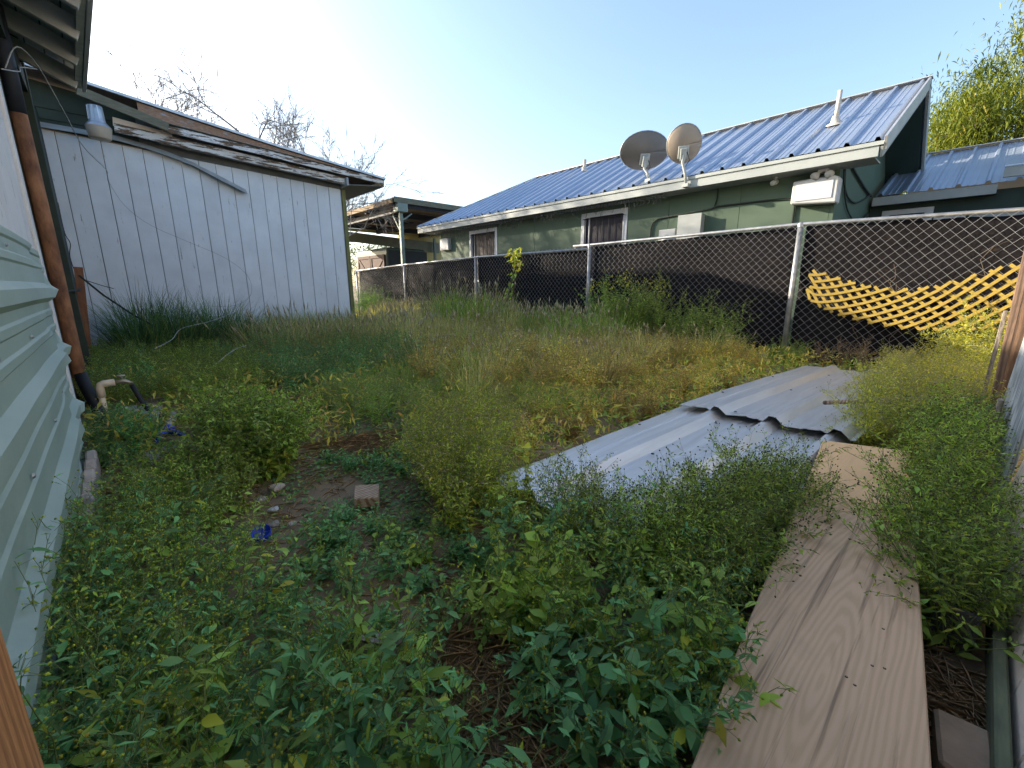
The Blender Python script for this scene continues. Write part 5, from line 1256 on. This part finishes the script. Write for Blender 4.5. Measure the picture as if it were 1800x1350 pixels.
cover('field_cover', 'yellow green undergrowth beside the metal sheets', 'ground cover', 7000, right_gap, .14, .025, .05, .16, 'leaf_lime', 5, elev=(.2, 1.4), avoid=True)
cover('straw', 'dry straw lying over the foreground soil', 'straw', 9000, near_poly, .018, .05, .13, .022, 'straw_mat', 6, elev=(-.05, .12), avoid=False)
cover('straw', 'pale dry stalks scattered across the yard', 'straw', 5000, yard, .10, .06, .16, .03, 'grass_pale', 7, elev=(-.05, .8))
for k, (x, y, r, nn) in enumerate(((.98, 2.25, .24, 1400), (.92, 3.5, .22, 700), (2.0, 2.85, .24, 1000), (-.08, 2.45, .15, 1100), (.57, .74, .17, 1300), (.42, .5, .15, 900), (1.22, -.09, .13, 900))):
    poly = [(x + r * math.cos(t) * (1 + .25 * math.sin(3 * t + k)), y + r * math.sin(t) * (1 + .2 * math.cos(2 * t + k))) for t in np.linspace(0, 6.2, 14)]
    cover('straw_patch', ['matted dry straw patch in the middle of the yard', 'small straw patch before the low creepers', 'pale straw heap behind the lime weeds', 'reddish straw beside the stone edging', 'straw on the soil left of the plywood weeds', 'straw by the near leafy weeds', 'dry grass in the gap by the tan block'][k], 'straw', nn, poly, .035, .06, .17, .018, 'straw_mat', 20 + k, elev=(-.08, .22), avoid=False)

# ============================================================ TREES
def tree_branches(seed, base, H, levels, spread, r0, kids, up=.25, lenf=.72, first=.45, bias=(0, 0, 0)):
    rng = np.random.default_rng(seed); S0, S1, A, B = [], [], [], []; tips = []
    def grow(p, d, L, r, lv):
        n = 4; q = p
        for i in range(n):
            d = nrm(d + rng.normal(0, .12, 3) + np.array([0, 0, up * .08]) + np.array(bias) * .05); e = q + d * L / n
            S0.append(q); S1.append(e); A.append(r * (1 - .45 * i / n)); B.append(r * (1 - .45 * (i + 1) / n)); q = e
            if lv > 0 and i >= 1:
                for _ in range(rng.integers(1, kids)):
                    a = rng.uniform(0, 2 * np.pi); x = nrm(np.cross(d, rng.normal(0, 1, 3))); grow(q, nrm(d + x * spread * rng.uniform(.6, 1.3)), L * lenf * rng.uniform(.6, 1.05), r * .5, lv - 1)
        tips.append((q, d))
    grow(np.array(base, float), np.array([0, 0, 1.]), H * first, r0, levels)
    return S0, S1, A, B, tips
def obj_mesh(name, me, parent=None, loc=None):
    o = bpy.data.objects.new(name, me); col.objects.link(o)
    if parent: o.parent = parent
    if loc: o.location = loc
    return o
def bare_tree(x, y, H, seed, label, r0=.09, leafy=0, **kw):
    t = thing('bare_tree', label, 'tree', (x, y, 0), None)
    S0, S1, A, B, tips = tree_branches(seed, (0, 0, 0), H, 4, .95, r0, 3, lenf=.74, **kw)
    V, T = segs(S0, S1, A, np.maximum(B, .006), 5)
    obj_mesh('trunk', tri_mesh('bare_tree_wood', V, T, None, 'bark_grey'), t)
    rng = np.random.default_rng(seed + 1); P = []; D = []
    S0b, S1b = [], []
    for p, d in tips:
        for _ in range(4):
            dd = nrm(d + rng.normal(0, .55, 3)); e = p + dd * rng.uniform(.15, .45); S0b.append(p - d * rng.uniform(0, .3)); S1b.append(e)
    V, T = segs(S0b, S1b, [.0045] * len(S0b), [.003] * len(S0b), 3)
    obj_mesh('twigs', tri_mesh('bare_tree_twigs', V, T, None, 'bark_grey'), t)['kind'] = 'stuff'
    if leafy:
        k = rng.integers(0, len(tips), leafy); tp = np.array([q[0] for q in tips]); keep = tp[k][:, 2] < H * .62; k = k[keep]
        P = tp[k] + rng.normal(0, .16, (len(k), 3)); L = rng.uniform(.05, .1, len(k))
        obj_mesh('crown', tri_mesh('bare_tree_leaves', *leaves(P, rng.normal(0, 1, (len(k), 3)), L, L * .45, rng), 'tree_green'), t)
    return t
bare_tree(3.7, 14.2, 7.0, 12, 'bare branching tree with a few leaves behind the white shed', .11, 2600, first=.46)
bare_tree(2.2, 14.8, 6.8, 31, 'thin bare tree left of the leafier one behind the shed', .07, 300, first=.5)
bare_tree(4.9, 14.8, 6.0, 45, 'small bare tree behind the shed roof end', .06, 0, first=.5)
def leaf_tree(x, y, H, R_, seed, label, n, lmin, lmax, rat, mm, zc=.62, flat=.8, trunk=.14, droop=.3, hang=0):
    t = thing('leafy_tree', label, 'tree', (x, y, 0))
    S0, S1, A, B, tips = tree_branches(seed, (0, 0, 0), H, 3, .8, trunk, 3, first=.5)
    V, T = segs(S0, S1, A, np.maximum(B, .008), 5); obj_mesh('trunk', tri_mesh('tree_wood', V, T, None, 'bark_brown'), t)
    rng = np.random.default_rng(seed + 9); tp = np.array([q[0] for q in tips])
    nc = 90; c = rng.normal(0, 1, (nc, 3)); c = nrm(c) * (rng.random((nc, 1)) ** .4) * [R_, R_, R_ * flat] + [0, 0, H * zc]
    c = np.concatenate([c, tp[rng.integers(0, len(tp), 60)]])
    k = rng.integers(0, len(c), n); sz = (rng.uniform(.16, .42, len(c)) * R_ * .38)[k][:, None]
    P = c[k] + rng.normal(0, 1, (n, 3)) * sz * [1, 1, .8]; P = P[P[:, 2] > .5]; n = len(P)
    D = rng.normal(0, 1, (n, 3)) + [0, 0, -hang]; L = rng.uniform(lmin, lmax, n)
    tint = np.clip(rng.random(n) * .7 + .3 * np.sin(k[:n] * 1.7), 0, 1)
    obj_mesh('crown', tri_mesh('tree_leaves', *leaves(P, D, L, L * rat, rng, LEAF4, droop, None, tint), mm), t)
    return t
leaf_tree(17.5, -.7, 7.4, 3.1, 61, 'feathery yellow green tree rising behind the low wing roof', 75000, .05, .15, .24, 'tree_leaf', .68, .95, .16, .5, .6)
leaf_tree(19.0, 2.0, 5.2, 1.6, 67, 'lower wispy green tree beside the house gable', 16000, .05, .14, .2, 'tree_leaf', .62, .9, .1, .5, .6)
for k, (x, y, h, r) in enumerate(((9.5, 27, 4.2, 2.2), (13.5, 28, 3.6, 2.2), (16, 26, 3.2, 1.8))):
    leaf_tree(x, y, h, r, 70 + k, ['sunlit green tree seen under the carport', 'green tree behind the box trailer', 'bushy tree past the yellow building'][k], 6500, .10, .2, .4, 'tree_green', .55, .8, .12)
leaf_tree(7.6, 23.5, 2.6, 1.0, 81, 'sunlit bushy shrub seen between the shed corner and trailer', 4500, .07, .15, .45, 'tree_green', .55, .9, .06)
